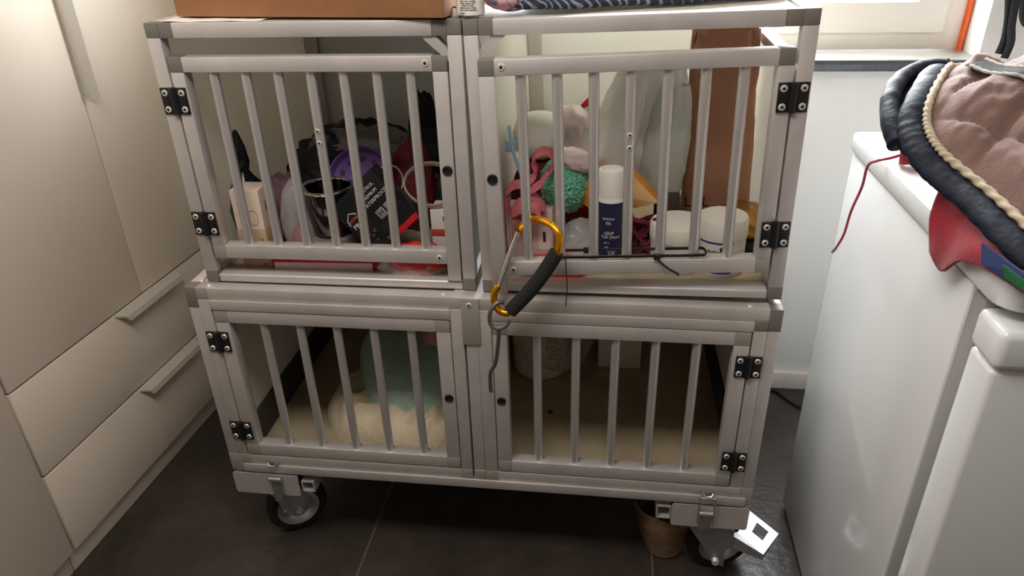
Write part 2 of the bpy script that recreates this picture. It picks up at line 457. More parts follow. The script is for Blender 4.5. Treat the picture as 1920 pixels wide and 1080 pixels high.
sec = [(0.019, 0.302), (0.036, 0.3035), (0.046, 0.318), (0.0425, 0.3195), (0.034, 0.3075), (0.019, 0.306)]
va = [b.bm.verts.new((x, y, 0.948-0.3*(x-0.019))) for x, y in sec]; vb = [b.bm.verts.new((x, y, 1.35)) for x, y in sec]
b.bm.faces.new(va[::-1]); b.bm.faces.new(vb)
for i in range(6): b.bm.faces.new((va[i], va[(i+1) % 6], vb[(i+1) % 6], vb[i]))
obj('handle', b, HAND, dB, smooth=False)
cl = empty('cabinet', CM)
tag(cl, 'white tall cupboard at the far left edge, left of the two drawers', 'cabinet')
obj('carcass', MB().box(-0.55, 0.0, -0.74, -0.1165, 0.062, 2.3), CABIN, cl)
obj('plinth', MB().box(-0.5, -0.002, -0.74, -0.1165, 0, 0.060, 0.001), CAB, cl)
slab(cl, 'door', -0.74, -0.1145, 0.064, 2.3)

# ------------------------------------------------------------------ kennel parts
P_ = 0.0228
def add_rivet(b, x, y, z, r=0.0052, d=-1, mi=0, mj=1):
    b.cyl((x, y, z), (x, y+d*0.0016, z), r, r*0.8, 14, mi); b.cyl((x, y+d*0.0015, z), (x, y+d*0.0022, z), r*0.42, r*0.36, 10, mj)
def hinge_bm(w=0.0445, h=0.044):
    b = MB()
    b.box(-w/2, -0.005, -0.0035, 0.0, -h/2, h/2, 0.001, 0); b.box(0.005, w/2, -0.0035, 0.0, -h/2, h/2, 0.001, 0)
    b.cyl((0, -0.003, -h/2), (0, -0.003, h/2), 0.0055, None, 14, 0)
    b.box(-0.006, 0.006, -0.003, 0.0, -h/2, h/2, 0, 0)
    for sx in (-1, 1):
        for sz in (-1, 1):
            add_rivet(b, sx*0.0145, -0.0034, sz*0.0135, 0.0056, -1, 1, 2)
    return b
hinge_proto = None
def add_hinge(parent, x, z, y=0.0):
    global hinge_proto
    if hinge_proto is None:
        hinge_proto = obj('hinge', hinge_bm(), [BLK, RIV, DARK], parent); hinge_proto.matrix_local = T(x, y, z); return hinge_proto
    return inst(hinge_proto, parent, T(x, y, z))
def add_lock(parent, x, z):
    b = MB()
    b.lathe([(0.0086, 0), (0.0086, 0.0022), (0.0070, 0.0030), (0.0052, 0.0024), (0.0046, 0.0010), (0, 0.0010)], (x, 0, z), 20, 0, RX(PI/2))
    b.box(x-0.0012, x+0.0012, 0.001, 0.004, z-0.005, z+0.005, 0, 1)
    return obj('lock', b, [BLK, BLK], parent)
def one(name, b, m, parent): return obj(name, b, m, parent)

def upper_kennel(M, mirror, ajar, label):
    W, D, H = 0.510, 0.62, 0.460
    root = empty('kennel', M); tag(root, label, 'kennel', 'upper kennels on the trolley')
    mx = (lambda x: W-x) if mirror else (lambda x: x)
    p = P_
    # posts
    for x in (0, W-p):
        for y in (0, D-p):
            one('post', MB().box(x, x+p, y, y+p, p, H-p, 0.0015), ALU, root)
    # rails: front top, front sill, back, sides
    one('rail', MB().box(2*p, W-2*p, 0, p, H-p-0.001, H, 0.0015), ALU, root)
    one('sill', MB().box(p, W-p, 0.001, 0.034, 0.0, 0.017, 0.004, 0, 3), ALU, root)
    one('rail', MB().box(p, W-p, D-p, D, H-p, H, 0.0015), ALU, root)
    one('rail', MB().box(p, W-p, D-p, D, 0, p, 0.0015), ALU, root)
    for x in (0, W-p):
        one('rail', MB().box(x, x+p, p, D-p, H-p, H, 0.0015), ALU, root)
        one('rail', MB().box(x, x+p, p, D-p, 0, p, 0.0015), ALU, root)
    # corner connectors (a cube with an arm along the front rail)
    for x in (0, W-p):
        for y in (0, D-p):
            for z in (0, H-p):
                b = MB().box(x, x+p, y, y+p, z, z+p, 0.001)
                if y == 0 and z > 0:
                    a0, a1 = (p, 2*p) if x == 0 else (W-2*p, W-p)
                    b.box(a0+0.0003, a1, 0.0003, p, z-0.0005, z+p-0.0003, 0.001)
                one('corner_connector', b, CONN, root)
    # panels
    one('floor_panel', MB().box(p*0.5, W-p*0.5, 0.034, D-p*0.5, 0.001, 0.008), FLOORP, root)
    one('top_panel', MB().box(p*0.6, W-p*0.6, p*0.6, D-p*0.6, H-0.005, H-0.004), PANELTOP if mirror else PANELS, root)
    one('back_panel', MB().box(p*0.6, W-p*0.6, D-0.010, D-0.009, p*0.5, H-p*0.5), PANELT if mirror else PANELS, root)
    ztop = H-p*0.5
    for s in (0, 1):
        x = 0.009 if s == 0 else W-0.014
        outer_right = mirror and s == 1
        zt = 0.372 if outer_right else ztop
        one('side_panel', MB().box(x+0.002, x+0.003, p*0.6, D-p*0.6, p*0.5, zt), PANELSIDE if outer_right or (s == 0 and not mirror) else PANEL, root)
        if outer_right: one('rail', MB().box(W-p, W, p, D-p, 0.36, 0.378, 0.0015), ALU, root)
    # diagonal braces in the top corner beside the divider, and the stop behind the door
    b = MB()
    c = [(mx(0.444), 0.004, H-p), (mx(0.468), 0.004, H-p), (mx(0.4872), 0.004, 0.4150), (mx(0.4872), 0.004, 0.397)]
    b.prism(c, (0, 0.020, 0))
    one('corner_brace', b, ALU, root)
    # back corner angles seen from inside
    for x in (p*0.65, W-p*0.65-0.030):
        one('corner_angle', MB().box(x, x+0.030, D-0.026, D-0.013, p, H-p, 0.001), ALU, root)
    # door (origin on the hinge line)
    hx = mx(0.0243)
    DM = T(hx, 0, 0) @ RZ(ajar if mirror else -ajar)
    b = MB()
    q = (lambda x: mx(x)-hx)
    y0, y1 = 0.0, 0.0245
    b.box(q(0.0262), q(0.0490), y0, y1, 0.0500+0.0265, 0.3835, 0.0013)
    b.box(q(0.4608), q(0.4848), y0, y1, 0.0175, 0.3835, 0.0013)
    b.box(q(0.0490), q(0.4608), y0, y1, 0.3835, 0.4075, 0.0013)
    b.box(q(0.0490), q(0.4608), y0, y1, 0.0510, 0.0765, 0.0013)
    door = obj('door', b, ALU, root); door.matrix_local = DM
    one('corner_connector', MB().box(q(0.0262), q(0.0490), y0, y1, 0.3835, 0.4075, 0.001), CONN, door)
    one('corner_connector', MB().box(q(0.4608), q(0.4848), y0, y1, 0.3835, 0.4075, 0.001), CONN, door)
    one('corner_connector', MB().box(q(0.0262), q(0.0490), y0, y1, 0.0500, 0.0765, 0.001), CONNL, door)
    if not mirror:
        one('foot', MB().box(q(0.4595), q(0.4865), -0.001, y1+0.001, 0.0172, 0.0185, 0.0005), CONN, door)
    proto = None
    for i in range(7):
        x = q(0.0937+0.0548*i)
        if proto is None:
            bb = MB().cyl((0, 0.0125, 0.0760), (0, 0.0125, 0.3845), 0.0082, None, 20)
            proto = one('bar', bb, BAR, door); proto.location = (x, 0, 0); 
        else:
            c = inst(proto, door, T(x, 0, 0))
    xr = q(0.0937+0.0548*3)
    for rx, ry, rz, rr in ((xr, 0.0046, 0.287, 0.0046), (xr, 0.0046, 0.267, 0.0046), (q(0.4500), 0, 0.3965, 0.0058), (q(0.4480), 0, 0.063, 0.0056)):
        b = MB(); add_rivet(b, rx, ry, rz, rr); one('rivet', b, [RIV, DARK], door)
    add_hinge(door, 0, 0.338); add_hinge(door, 0, 0.1195)
    add_lock(door, q(0.4735), 0.224)
    return root, door, DM
def frame_matrix(o, yaw, tilt):
    ex = Vector((math.cos(yaw), math.sin(yaw), tilt)).normalized(); ey = Vector((-math.sin(yaw), math.cos(yaw), 0)); ez = ex.cross(ey)
    return Matrix(((ex.x, ey.x, ez.x, o[0]), (ex.y, ey.y, ez.y, o[1]), (ex.z, ey.z, ez.z, o[2]), (0, 0, 0, 1)))
KL = frame_matrix((0.0362, 0.024, 0.6652), 0.0072, 0.0009)
KR = frame_matrix((0.5593, 0.0263, 0.6652), -0.0271, 0.0246)
AJAR = 0.085
upper_kennel(KL, False, 0.0, 'upper left aluminium barred kennel holding a steel bowl and a black box')
kr_root, kr_door, kr_DM = upper_kennel(KR, True, AJAR, 'upper right aluminium barred kennel with a paper bag and white tubs')
KRD = KR @ kr_DM     # the right door's own frame: x from the hinge, so local x = x_kennel-0.4857

# ------------------------------------------------------------------ lower double kennel on casters
Z0 = 0.2242
WM = T(0, 0, Z0)
W, D, H = 1.0731, 0.66, 0.4405
low = empty('kennel', WM)
tag(low, 'long lower double kennel on casters with a pair of five-barred doors', 'kennel')
p = 0.021
def lp(name, x0, x1, y0, y1, z0, z1, m=ALU, bev=0.0012): return one(name, MB().box(x0, x1, y0, y1, z0, z1, bev), m, low)
for x in (0, W-p):
    lp('post', x, x+p, 0, 0.024, 0.045, H-0.042); lp('post', x, x+p, D-0.024, D, 0.024, H-0.024)
lp('post', 0.0214, 0.0440, -0.001, 0.026, 0.045, H-0.024)
lp('post', W-0.0440, W-0.0214, -0.001, 0.026, 0.045, H-0.042)
lp('post', 0.5015, 0.5240, -0.001, 0.026, 0.045, H-0.024)
lp('post', 0.5275, 0.5500, 0, 0.026, 0.022, H-0.024); lp('post', 0.5504, 0.5755, -0.001, 0.026, 0.045, H-0.024)
lp('rail', p, W-p, 0, 0.026, H-0.0235, H)
lp('rail', 0.0440, 0.5015, -0.0035, 0.020, H-0.0445, H-0.0240)
lp('rail', 0.5755, W-0.0440, -0.0015, 0.020, H-0.0445, H-0.0240)
lp('rail', 0.048, 0.5015, -0.001, 0.026, 0.0215, 0.0450); lp('rail', 0.5755, 1.026, -0.001, 0.026, 0.0215, 0.0450)
lp('rail', 0.030, W-0.012, -0.004, 0.026, 0.0, 0.0210)
lp('rail', p, W-p, D-0.024, D, H-0.024, H); lp('rail', p, W-p, D-0.024, D, 0, 0.024)
for x in (0, W-p):
    lp('rail', x, x+p, 0.024, D-0.024, H-0.024, H); lp('rail', x, x+p, 0.024, D-0.024, 0, 0.024)
lp('rail', 0.526-0.02, 0.526+0.02, 0.026, D-0.024, H-0.022, H-0.0005)
def lc(x0, x1, y0, y1, z0, z1, m=CONN): return lp('corner_connector', x0, x1, y0, y1, z0, z1, m, 0.0009)
lc(0, 0.0210, -0.0006, 0.024, H-0.042, H+0.0004); lc(0.0212, 0.0440, -0.0006, 0.024, H-0.0238, H+0.0003, CONNL)
lc(W-0.0210, W, -0.0006, 0.024, H-0.042, H+0.0004); lc(W-0.0440, W-0.0212, -0.0016, 0.024, H-0.042, H-0.0236, CONN)
lc(0, 0.0300, -0.0006, 0.024, 0.0, 0.0450, CONNL); lc(0.0302, 0.0480, -0.0016, 0.026, 0.0215, 0.0452, CONNL)
lc(1.026, 1.050, -0.0016, 0.026, 0.0215, 0.0450, ALU); lc(W-0.0225, W, -0.0006, 0.024, 0.0, 0.0450, CONNL)
for x0, x1 in ((0.5015, 0.5240), (0.5275, 0.5500), (0.5504, 0.5755)): lc(x0, x1, -0.0014, 0.026, 0.0215, 0.0448, CONNL)
for x in (0, W-p):
    lc(x, x+p, D-0.024, D, H-0.024, H); lc(x, x+p, D-0.024, D, 0, 0.024)
lp('floor_panel', 0.012, W-0.012, 0.026, D-0.01, -0.001, 0.006, FLOORP, 0)
lp('top_panel', 0.012, W-0.012, 0.02, D-0.012, H-0.010, H-0.0035, ALU, 0)
lp('back_panel', 0.012, W-0.012, D-0.018, D-0.012, 0.0, H-0.01, PANEL, 0)
lp('side_panel', 0.016, 0.022, 0.02, D-0.012, 0.0, H-0.01, PANEL, 0); lp('side_panel', W-0.022, W-0.016, 0.02, D-0.012, 0.0, H-0.01, PANEL, 0)
lp('divider_panel', 0.5235, 0.5285, 0.02, D-0.012, 0.0, H-0.01, PANEL, 0)
lp('skirting_strip', 0.022, 0.030, 0.07, D-0.02, 0.006, 0.082, STRIP, 0.001); lp('skirting_strip', W-0.030, W-0.022, 0.07, D-0.02, 0.006, 0.082, STRIP, 0.001)
# joining plate
b = MB().box(0.5225, 0.5555, -0.0040, -0.0010, 0.346, 0.4405, 0.0008, 0); 
jp = obj('joining_plate', b, CONNL, low)
b = MB(); add_rivet(b, 0.538, -0.0040, 0.428, 0.0055); obj('rivet', b, [RIV, DARK], jp)
for x in (0.020, 0.044, 0.49, 1.02):
    b = MB().cyl((x, 0.012 if x > 0.03 else 0.03, H-0.0005), (x, 0.012 if x > 0.03 else 0.03, H+0.0015), 0.005, 0.0035, 12)
    obj('screw', b, RIV, low)
def low_door(x0, x1, hinge_left, bars, lockx):
    hx = 0.0453 if hinge_left else 1.0280
    b = MB(); y0, y1 = -0.0015, 0.0230; z0, z1 = 0.0480, 0.3945; s = 0.0265
    q = lambda x: x-hx
    b.box(q(x0), q(x0+s), y0, y1, z0+s, z1-s, 0.0012); b.box(q(x1-s), q(x1), y0, y1, z0+s, z1-s, 0.0012)
    b.box(q(x0+s), q(x1-s), y0, y1, z1-s, z1, 0.0012); b.box(q(x0+s), q(x1-s), y0, y1, z0, z0+s, 0.0012)
    d = obj('door', b, ALU, low); d.location = (hx, 0, 0)
    for xx in (x0, x1-s):
        for zz in (z0, z1-s):
            one('corner_connector', MB().box(q(xx), q(xx+s), y0-0.0002, y1, zz, zz+s, 0.001), CONNL, d)
    proto = None
    for x in bars:
        if proto is None:
            proto = one('bar', MB().cyl((0, 0.0110, z0+s-0.001), (0, 0.0110, z1-s+0.001), 0.0082, None, 20), BAR, d); proto.location = (q(x), 0, 0)
        else: inst(proto, d, T(q(x), 0, 0))
    add_hinge(d, 0, 0.326, -0.0015); add_hinge(d, 0, 0.111, -0.0015)
    ld = add_lock(d, q(lockx), 0.2215); ld.location = (0, -0.0015, 0)
low_door(0.0468, 0.5000, True, [0.1370, 0.2085, 0.2805, 0.3520, 0.4235], 0.488)
low_door(0.5770, 1.0265, False, [0.6570, 0.7275, 0.7980, 0.8685, 0.9395], 0.589)
# dolly: square tubes, plates, toggle latches
def sqtube(x0, x1, z0, z1, y0, y1):
    b = MB(); t = 0.0025
    b.box(x0, x1, y0, y1, z0, z0+t); b.box(x0, x1, y0, y1, z1-t, z1); b.box(x0, x0+t, y0, y1, z0+t, z1-t); b.box(x1-t, x1, y0, y1, z0+t, z1-t)
    b.box(x0+t, x1-t, y0+0.06, y0+0.062, z0+t, z1-t)
    return obj('dolly_tube', b, ALU, low, smooth=False)
sqtube(0.1495, 0.1775, -0.0475, -0.0195, -0.002, 0.6); sqtube(0.8940, 0.9225, -0.0475, -0.0150, -0.002, 0.6)
def plate(x0, x1, z0, z1):
    b = MB(); r = 0.006; pts = []
    for cx, cz, a0 in ((x1-r, z1-r, 0), (x0+r, z1-r, 90), (x0+r, z0+r, 180), (x1-r, z0+r, 270)):
        for k in range(5):
            a = math.radians(a0+k*22.5); pts.append((cx+r*math.cos(a), -0.004, cz+r*math.sin(a)))
    b.prism(pts, (0, 0.003, 0))
    b.box(x0+0.004, x1-0.004, -0.003, 0.10, z1-0.008, z1-0.0050)
    return obj('caster_plate', b, ALU, low)
plate(-0.001, 0.1445, -0.0605, -0.0045); plate(0.9235, 1.0725, -0.0615, -0.0045)
def latch(x, up):
    b = MB()
    # catch on the kennel rail
    b.box(x-0.011, x+0.011, -0.0065, -0.0038, 0.024, 0.036, 0.001)
    b.tube([(x-0.010, -0.008, 0.032), (x-0.006, -0.012, 0.027), (x+0.006, -0.012, 0.027), (x+0.010, -0.008, 0.032)], 0.0022, 8)
    c = obj('latch_catch', b, ZINC, low)
    b = MB()
    ztop = 0.026 if up else -0.012
    b.box(x-0.0115, x+0.0115, -0.0085, -0.0040, -0.066 if up else -0.055, -0.022 if up else -0.012, 0.002)
    b.cyl((x-0.013, -0.011, -0.018 if up else -0.010), (x+0.013, -0.011, -0.018 if up else -0.010), 0.006, None, 14)
    if up:
        b.tube(spline([(x-0.0145, -0.011, -0.045), (x-0.0145, -0.012, 0.018), (x-0.011, -0.013, 0.024), (x+0.011, -0.013, 0.024), (x+0.0145, -0.012, 0.018), (x+0.0145, -0.011, -0.045)], 26), 0.0019, 8)
    else:
        b.prism([(x-0.012, -0.010, -0.018), (x+0.013, -0.010, -0.018), (x+0.010, -0.016, -0.068), (x-0.008, -0.016, -0.068)], (0, 0.004, 0))
    return obj('toggle_latch', b, ZINC, low)
latch(0.0985, False); latch(0.9890, True)
# casters
def caster(M, pedal):
    root = obj('caster', MB().lathe([(0, 0.152), (0.030, 0.152), (0.034, 0.146), (0.034, 0.138), (0.026, 0.134), (0, 0.134)], (0, 0, 0), 24), ZINC, low)
    root.matrix_local = T(0, 0, -Z0) @ M
    R = 0.068; w = 0.021; oz = R
    b = MB()
    prof = [(R-0.022, -w), (R-0.007, -w), (R-0.001, -w*0.6), (R, 0), (R-0.001, w*0.6), (R-0.007, w), (R-0.022, w)]
    b.lathe(prof, (0.022, 0, oz), 40, 0, RX(PI/2))
    obj('tyre', b, RUB, root)
    b = MB()
    b.lathe([(0, w+0.002), (0.012, w+0.003), (0.014, w-0.004), (0.030, w-0.008), (0.038, w-0.002), (R-0.0212, w+0.0010), (R-0.0212, -w-0.0010), (0.038, -w+0.002), (0.030, -w+0.008), (0.014, -w+0.004), (0.012, -w-0.003), (0, -w-0.002)], (0.022, 0, oz), 36, 0, RX(PI/2))
    obj('hub', b, ZINC, root)
    b = MB()
    for s in (-1, 1):
        y = s*(w+0.005)
        b.prism([(-0.030, y-0.0015, 0.138), (0.034, y-0.0015, 0.138), (0.040, y-0.0015, 0.085), (0.032, y-0.0015, 0.050), (0.012, y-0.0015, 0.050), (-0.004, y-0.0015, 0.085)], (0, 0.003, 0))
    b.box(-0.030, 0.034, -0.0245, 0.0245, 0.132, 0.1365)
    obj('fork', b, ZINC, root, smooth=False)
    b = MB(); b.cyl((0.022, -0.031, oz), (0.022, 0.031, oz), 0.0055, None, 12); b.cyl((0.022, -0.034, oz), (0.022, -0.026, oz), 0.0090, None, 6)
    obj('axle_bolt', b, RIV, root)
    if pedal == 'flat':
        b = MB()
        b.prism([(-0.020, -0.027, 0.120), (0.002, -0.027, 0.120), (0.006, -0.030, 0.078), (-0.012, -0.030, 0.078)], (0, 0.003, 0))
        b.box(-0.012, 0.020, -0.034, -0.024, 0.076, 0.079)
        obj('brake_pedal', b, ZINC, root, smooth=False)
    return root
caster(T(0.068, 0.060, 0) @ RZ(math.radians(34)), 'flat')
rc = caster(T(1.012, 0.058, 0) @ RZ(math.radians(12)), 'big')
# the big brake pedal of the right caster: a bent steel plate with a square hole
def pedal_bm():
    b = MB()
    A = Vector((1.0640, 0.0200, 0.1325)); Bp = Vector((1.1060, -0.0300, 0.1300)); Dp = Vector((1.0950, 0.0850, 0.1310)); Cp = Vector((1.1455, 0.0270, 0.1285))
    def P(u, v): return (A*(1-u)+Bp*u)*(1-v)+(Dp*(1-u)+Cp*u)*v
    n = (Bp-A).cross(Dp-A).normalized()
    if n.z < 0: n = -n
    us = [0, 0.36, 0.76, 1.0]; vs = [0, 0.36, 0.80, 1.0]
    for i in range(3):
        for j in range(3):
            if i == 1 and j == 1: continue
            q = [P(us[i], vs[j]), P(us[i+1], vs[j]), P(us[i+1], vs[j+1]), P(us[i], vs[j+1])]
            b.prism(q, -n*0.0032)
    b.prism([A, Bp, Bp-Vector((0, 0, 0.016)), Vector((1.047, 0.012, 0.100)), Vector((1.047, 0.012, 0.135))], (-0.002, -0.002, 0))
    b.prism([Bp, Cp, Cp-Vector((0, 0, 0.010)), Bp-Vector((0, 0, 0.014))], (-0.001, 0.002, 0))
    return b
def side_bm():
    return MB().prism([(0.959, 0.002, 0.160), (1.038, 0.002, 0.161), (1.052, 0.002, 0.152), (1.052, 0.002, 0.112), (1.038, 0.002, 0.104), (1.041, 0.002, 0.049), (1.024, 0.002, 0.054), (1.008, 0.002, 0.072), (0.990, 0.002, 0.110)], (0, 0.003, 0))
sm_ = obj('brake_arm', side_bm(), ZINC, rc, smooth=False)
sm_.matrix_parent_inverse = Matrix(); sm_.matrix_local = (T(1.012, 0.058, 0) @ RZ(math.radians(12))).inverted()
b = MB()
for k in range(5): b.cyl((1.022, 0.001-0.002*k, 0.068), (1.022, -0.0005-0.002*k, 0.068), 0.0075, 0.0065, 14)
sb_ = obj('spring_bolt', b, RIV, rc); sb_.matrix_parent_inverse = Matrix(); sb_.matrix_local = (T(1.012, 0.058, 0) @ RZ(math.radians(12))).inverted()
pm = obj('brake_pedal', pedal_bm(), ZINC, rc, smooth=False)
pm.matrix_parent_inverse = Matrix(); pm.matrix_local = (T(1.012, 0.058, 0) @ RZ(math.radians(12))).inverted()

# ------------------------------------------------------------------ things on top of the kennels
ZT = 0.6652+0.460
bx = empty('cardboard_box', T(0.071, 0.066, ZT+0.004) @ RZ(-0.114))
tag(bx, 'brown cardboard box lying on top of the left kennel', 'cardboard box')
b = MB()
w_, d_, h_, t_ = 0.455, 0.32, 0.21, 0.004
b.box(0, w_, 0, t_, 0, h_, 0.0012); b.box(0, w_, d_-t_, d_, 0, h_, 0.0012); b.box(0, t_, t_, d_-t_, 0, h_); b.box(w_-t_, w_, t_, d_-t_, 0, h_); b.box(t_, w_-t_, t_, d_-t_, 0, t_)
obj('body', b, CARD, bx)
b = MB(); b.box(0.002, w_-0.002, 0.002, d_/2-0.001, h_, h_+t_); b.box(0.002, w_-0.002, d_/2+0.001, d_-0.002, h_, h_+t_)
obj('flap', b, CARD, bx)
b = MB()
b.grid(lambda u, v: Vector((0.06+u*0.17, 0.030+v*0.13, ZT+0.0012+0.0012*noise.noise((u*5, v*4, 0)))), 14, 10)
tag(obj('paper_sheet', b, PAPERW, solid=0.0006), 'crumpled white paper sheet lying under the cardboard box', 'paper')
b = MB(); b.box(0, 0.035, 0, 0.05, 0, 0.012, 0.001, 0); b.box(-0.0005, 0.0355, -0.0005, 0.05, 0.012, 0.0135, 0.0004, 1)
tag(obj('booklet', b, [PAPERW, INK], M=T(0.514, 0.060, ZT+0.001) @ RZ(-0.114)), 'small white booklet with black cover between cardboard box and white jar', 'booklet')
jr = empty('jar', T(0.5575, 0.0500, ZT+0.0035)); tag(jr, 'small white jar with fine print standing on the kennel top', 'jar')
obj('body', MB().lathe([(0, 0), (0.019, 0), (0.0215, 0.002), (0.0215, 0.052), (0.018, 0.056), (0, 0.056)], (0, 0, 0), 32), WPLA, jr)
obj('lid', MB().lathe([(0, 0.056), (0.0225, 0.056), (0.0225, 0.068), (0.021, 0.070), (0, 0.070)], (0, 0, 0), 32), WPLA, jr)
b = MB()
random.seed(4)
for r_ in range(5):
    b.merge(text_bm(' '.join(''.join(random.choice('nuoeasrtil') for _ in range(random.randint(3, 7))) for _ in range(3)), 0.0036, T(0, -0.0218, 0.022-r_*0.0031) @ RX(PI/2), wrap=0.0216), 0)
b.merge(text_bm('JARS USE', 0.0040, T(-0.006, -0.0212, 0.0050) @ RX(PI/2), wrap=0.0216), 0)
obj('label_print', b, INK, jr)
# folded fabrics
def folded(name, x0, x1, yf, yb, z0, layers, t, m, seed, label, skew=0.0):
    b = MB(); n = 60
    for L in range(layers):
        zc = z0+t*(L+0.5)
        def f(u, v, L=L, zc=zc):
            a = v*2*PI; x = x0+(x1-x0)*u
            e = 0.004*noise.noise((x*9, L*3.1, seed)); yfr = yf(x)+0.010*noise.noise((x*6, L*5, seed+3)); d = yb-yfr
            cy, cz = math.cos(a), math.sin(a)
            yy = (yfr+yb)/2-math.copysign(abs(cy)**0.35, cy)*d/2
            end = min(1, min(u, 1-u)*22)**0.5
            zz = zc+math.copysign(abs(cz)**0.6, cz)*t*0.52*max(0.12, end)*(1+0.25*noise.noise((x*14, yy*14, seed+L)))+e
            return Vector((x, yy, max(zz, z0)))
        b.grid(f, n, 26)
    return tag(obj(name, b, m, sub=1), label, 'fabric')
folded('folded_quilt', 0.618, 1.045, lambda x: 0.036+0.27*(x-0.602), 0.32, ZT+0.0060, 2, 0.020, LEAF, 2, 'folded navy leaf patterned fabric on top of the right kennel')
b = MB()
b.blob((0.612, 0.112, ZT+0.027), (0.046, 0.080, 0.024), 5, 0.10, 1.4, 4, zmin=ZT+0.003)
tag(obj('folded_cloth', b, PINKP), 'pink line printed cloth bundled beside the white jar', 'fabric')
for o in bpy.data.objects:
    if o.name.startswith('folded_quilt'): o.matrix_world = T(0, 0, 0.0)

# ------------------------------------------------------------------ carabiner, hook and ties on the right door
cb = empty('carabiner', T(0.640, -0.02, 0.75)); tag(cb, 'large gold carabiner with black foam grip clipped round a door bar', 'carabiner')
IC = T(-0.640, 0.02, -0.75)
def cpt(*pts): return [IC @ Vector(q) for q in pts]
top = spline(cpt((0.694, -0.036, 0.768), (0.699, -0.034, 0.787), (0.698, -0.030, 0.804), (0.688, -0.020, 0.815), (0.670, -0.006, 0.8185), (0.651, 0.010, 0.814), (0.6385, 0.012, 0.807), (0.630, -0.002, 0.798)), 36)
bot = spline(cpt((0.618, -0.046, 0.668), (0.6105, -0.047, 0.665), (0.600, -0.046, 0.668), (0.593, -0.044, 0.676), (0.590, -0.042, 0.690), (0.5925, -0.040, 0.704), (0.598, -0.038, 0.712)), 30)
b = MB().tube(top[::-1]+bot, 0.0062, 12)
obj('hook_frame', b, GOLD, cb)
g0, g1 = cpt((0.6285, -0.006, 0.797))[0], cpt((0.5975, -0.0385, 0.709))[0]
gp = [g0.lerp(g1, t) for t in [i/12 for i in range(13)]]
b = MB().tube(gp, 0.0052, 12, rf=lambda i, k: 0.72+0.34*math.sin(PI*i/12))
obj('gate', b, CHROME, cb)
s0, s1 = cpt((0.6175, -0.0462, 0.669))[0], cpt((0.6955, -0.0355, 0.776))[0]
sp = [s0.lerp(s1, i/10)+Vector((0.004, 0, -0.003))*math.sin(PI*i/10) for i in range(11)]
obj('foam_grip', MB().tube(sp, 0.0125, 18), FOAM, cb)
# steel wire peg hanging from the carabiner
pg = spline([(0.606, -0.040, 0.681), (0.596, -0.046, 0.684), (0.5855, -0.052, 0.672), (0.583, -0.054, 0.655), (0.588, -0.056, 0.643), (0.600, -0.056, 0.640), (0.612, -0.054, 0.646), (0.6165, -0.052, 0.654)], 34)
shaft = spline([(0.599, -0.0565, 0.640), (0.596, -0.052, 0.610), (0.588, -0.044, 0.560), (0.577, -0.037, 0.535), (0.575, -0.034, 0.502), (0.576, -0.033, 0.490)], 24)
b = MB().tube(pg, 0.0038, 10); b.tube(shaft, 0.0036, 10)
tag(obj('steel_peg', b, mat('dull_steel_wire', (128, 122, 116), 0.42, 0.8)), 'bent grey steel peg hanging from the carabiner', 'hook')
# black cable tie round the bars (in the door frame)
def DX(xk): return xk-0.4857
zt = 0.0835
loop = []
xa, xb = DX(0.147-0.012), DX(0.368+0.010)
for i in range(17): loop.append((xa+(xb-xa)*i/16, 0.0020+0.0006*math.sin(i*1.3), zt))
for i in range(1, 6): loop.append((xb+0.004*math.sin(PI*i/6), 0.002+0.021*i/6, zt+0.0005*i))
for i in range(17): loop.append((xb-(xb-xa)*i/16, 0.0235, zt+0.003))
for i in range(1, 6): loop.append((xa-0.004*math.sin(PI*i/6), 0.0235-0.0215*i/6, zt+0.003-0.0005*i))
b = MB().tube(loop, 0.0028, 8, closed=True, up=(0, 0, 1), ry=0.0016)
kx = DX(0.300)
b.box(kx-0.005, kx+0.005, -0.006, 0.0035, zt-0.004, zt+0.004, 0.0012)
b.tube(spline([(kx, -0.004, zt-0.001), (kx+0.009, -0.008, zt-0.010), (kx+0.020, -0.012, zt-0.018), (kx+0.032, -0.013, zt-0.025), (kx+0.036, -0.013, zt-0.0285)], 16), 0.0019, 8)
b.box(DX(0.180), DX(0.189), 0.0195, 0.0275, zt-0.002, zt+0.007, 0.001)
o = tag(obj('cable_tie', b, BLK, M=KRD), 'long black cable tie threaded round the bars above the door rail', 'cable tie')
b = MB().tube(spline([(DX(0.150), -0.001, 0.082), (DX(0.151), -0.003, 0.060), (DX(0.152), -0.004, 0.030), (DX(0.150), -0.005, 0.005), (DX(0.149), -0.005, -0.006)], 18), 0.0009, 6)
tag(obj('thread', b, BLK, M=KRD), 'thin black thread dangling behind the foam grip', 'thread')

# ------------------------------------------------------------------ contents of the upper left kennel
FZ = 0.0085
def put(name, b, mats, K, label, cat, loc=(0, 0, 0), group=None, **kw):
    o = obj(name, b, mats, M=K @ T(*loc), **kw); return tag(o, label, cat, group)
def hold(name, K, loc, label, cat, R=None, group=None):
    return tag(empty(name, K @ T(*loc) @ (R or Matrix())), label, cat, group)
c = hold('carton', KL, (0.057, 0.042, FZ), 'tall cream carton printed with LOOK behind the first bars', 'carton', RZ(0.02))
obj('body', MB().box(0, 0.054, 0, 0.048, 0, 0.158, 0.0008), mat('cream_card', (222, 200, 182), 0.6), c)
b = MB().box(-0.0006, 0.0546, -0.0006, 0.0486, 0.0006, 0.083, 0.0004)
obj('printed_band', b, TAN, c)
b = MB()
b.merge(text_bm('3in1', 0.020, T(0.0335, -0.0009, 0.056) @ RX(PI/2)), 0); b.merge(text_bm('A LOOK', 0.0095, T(0.030, -0.0009, 0.035) @ RX(PI/2)), 0)
b.merge(text_bm('care', 0.006, T(0.036, -0.0009, 0.024) @ RX(PI/2)), 0)
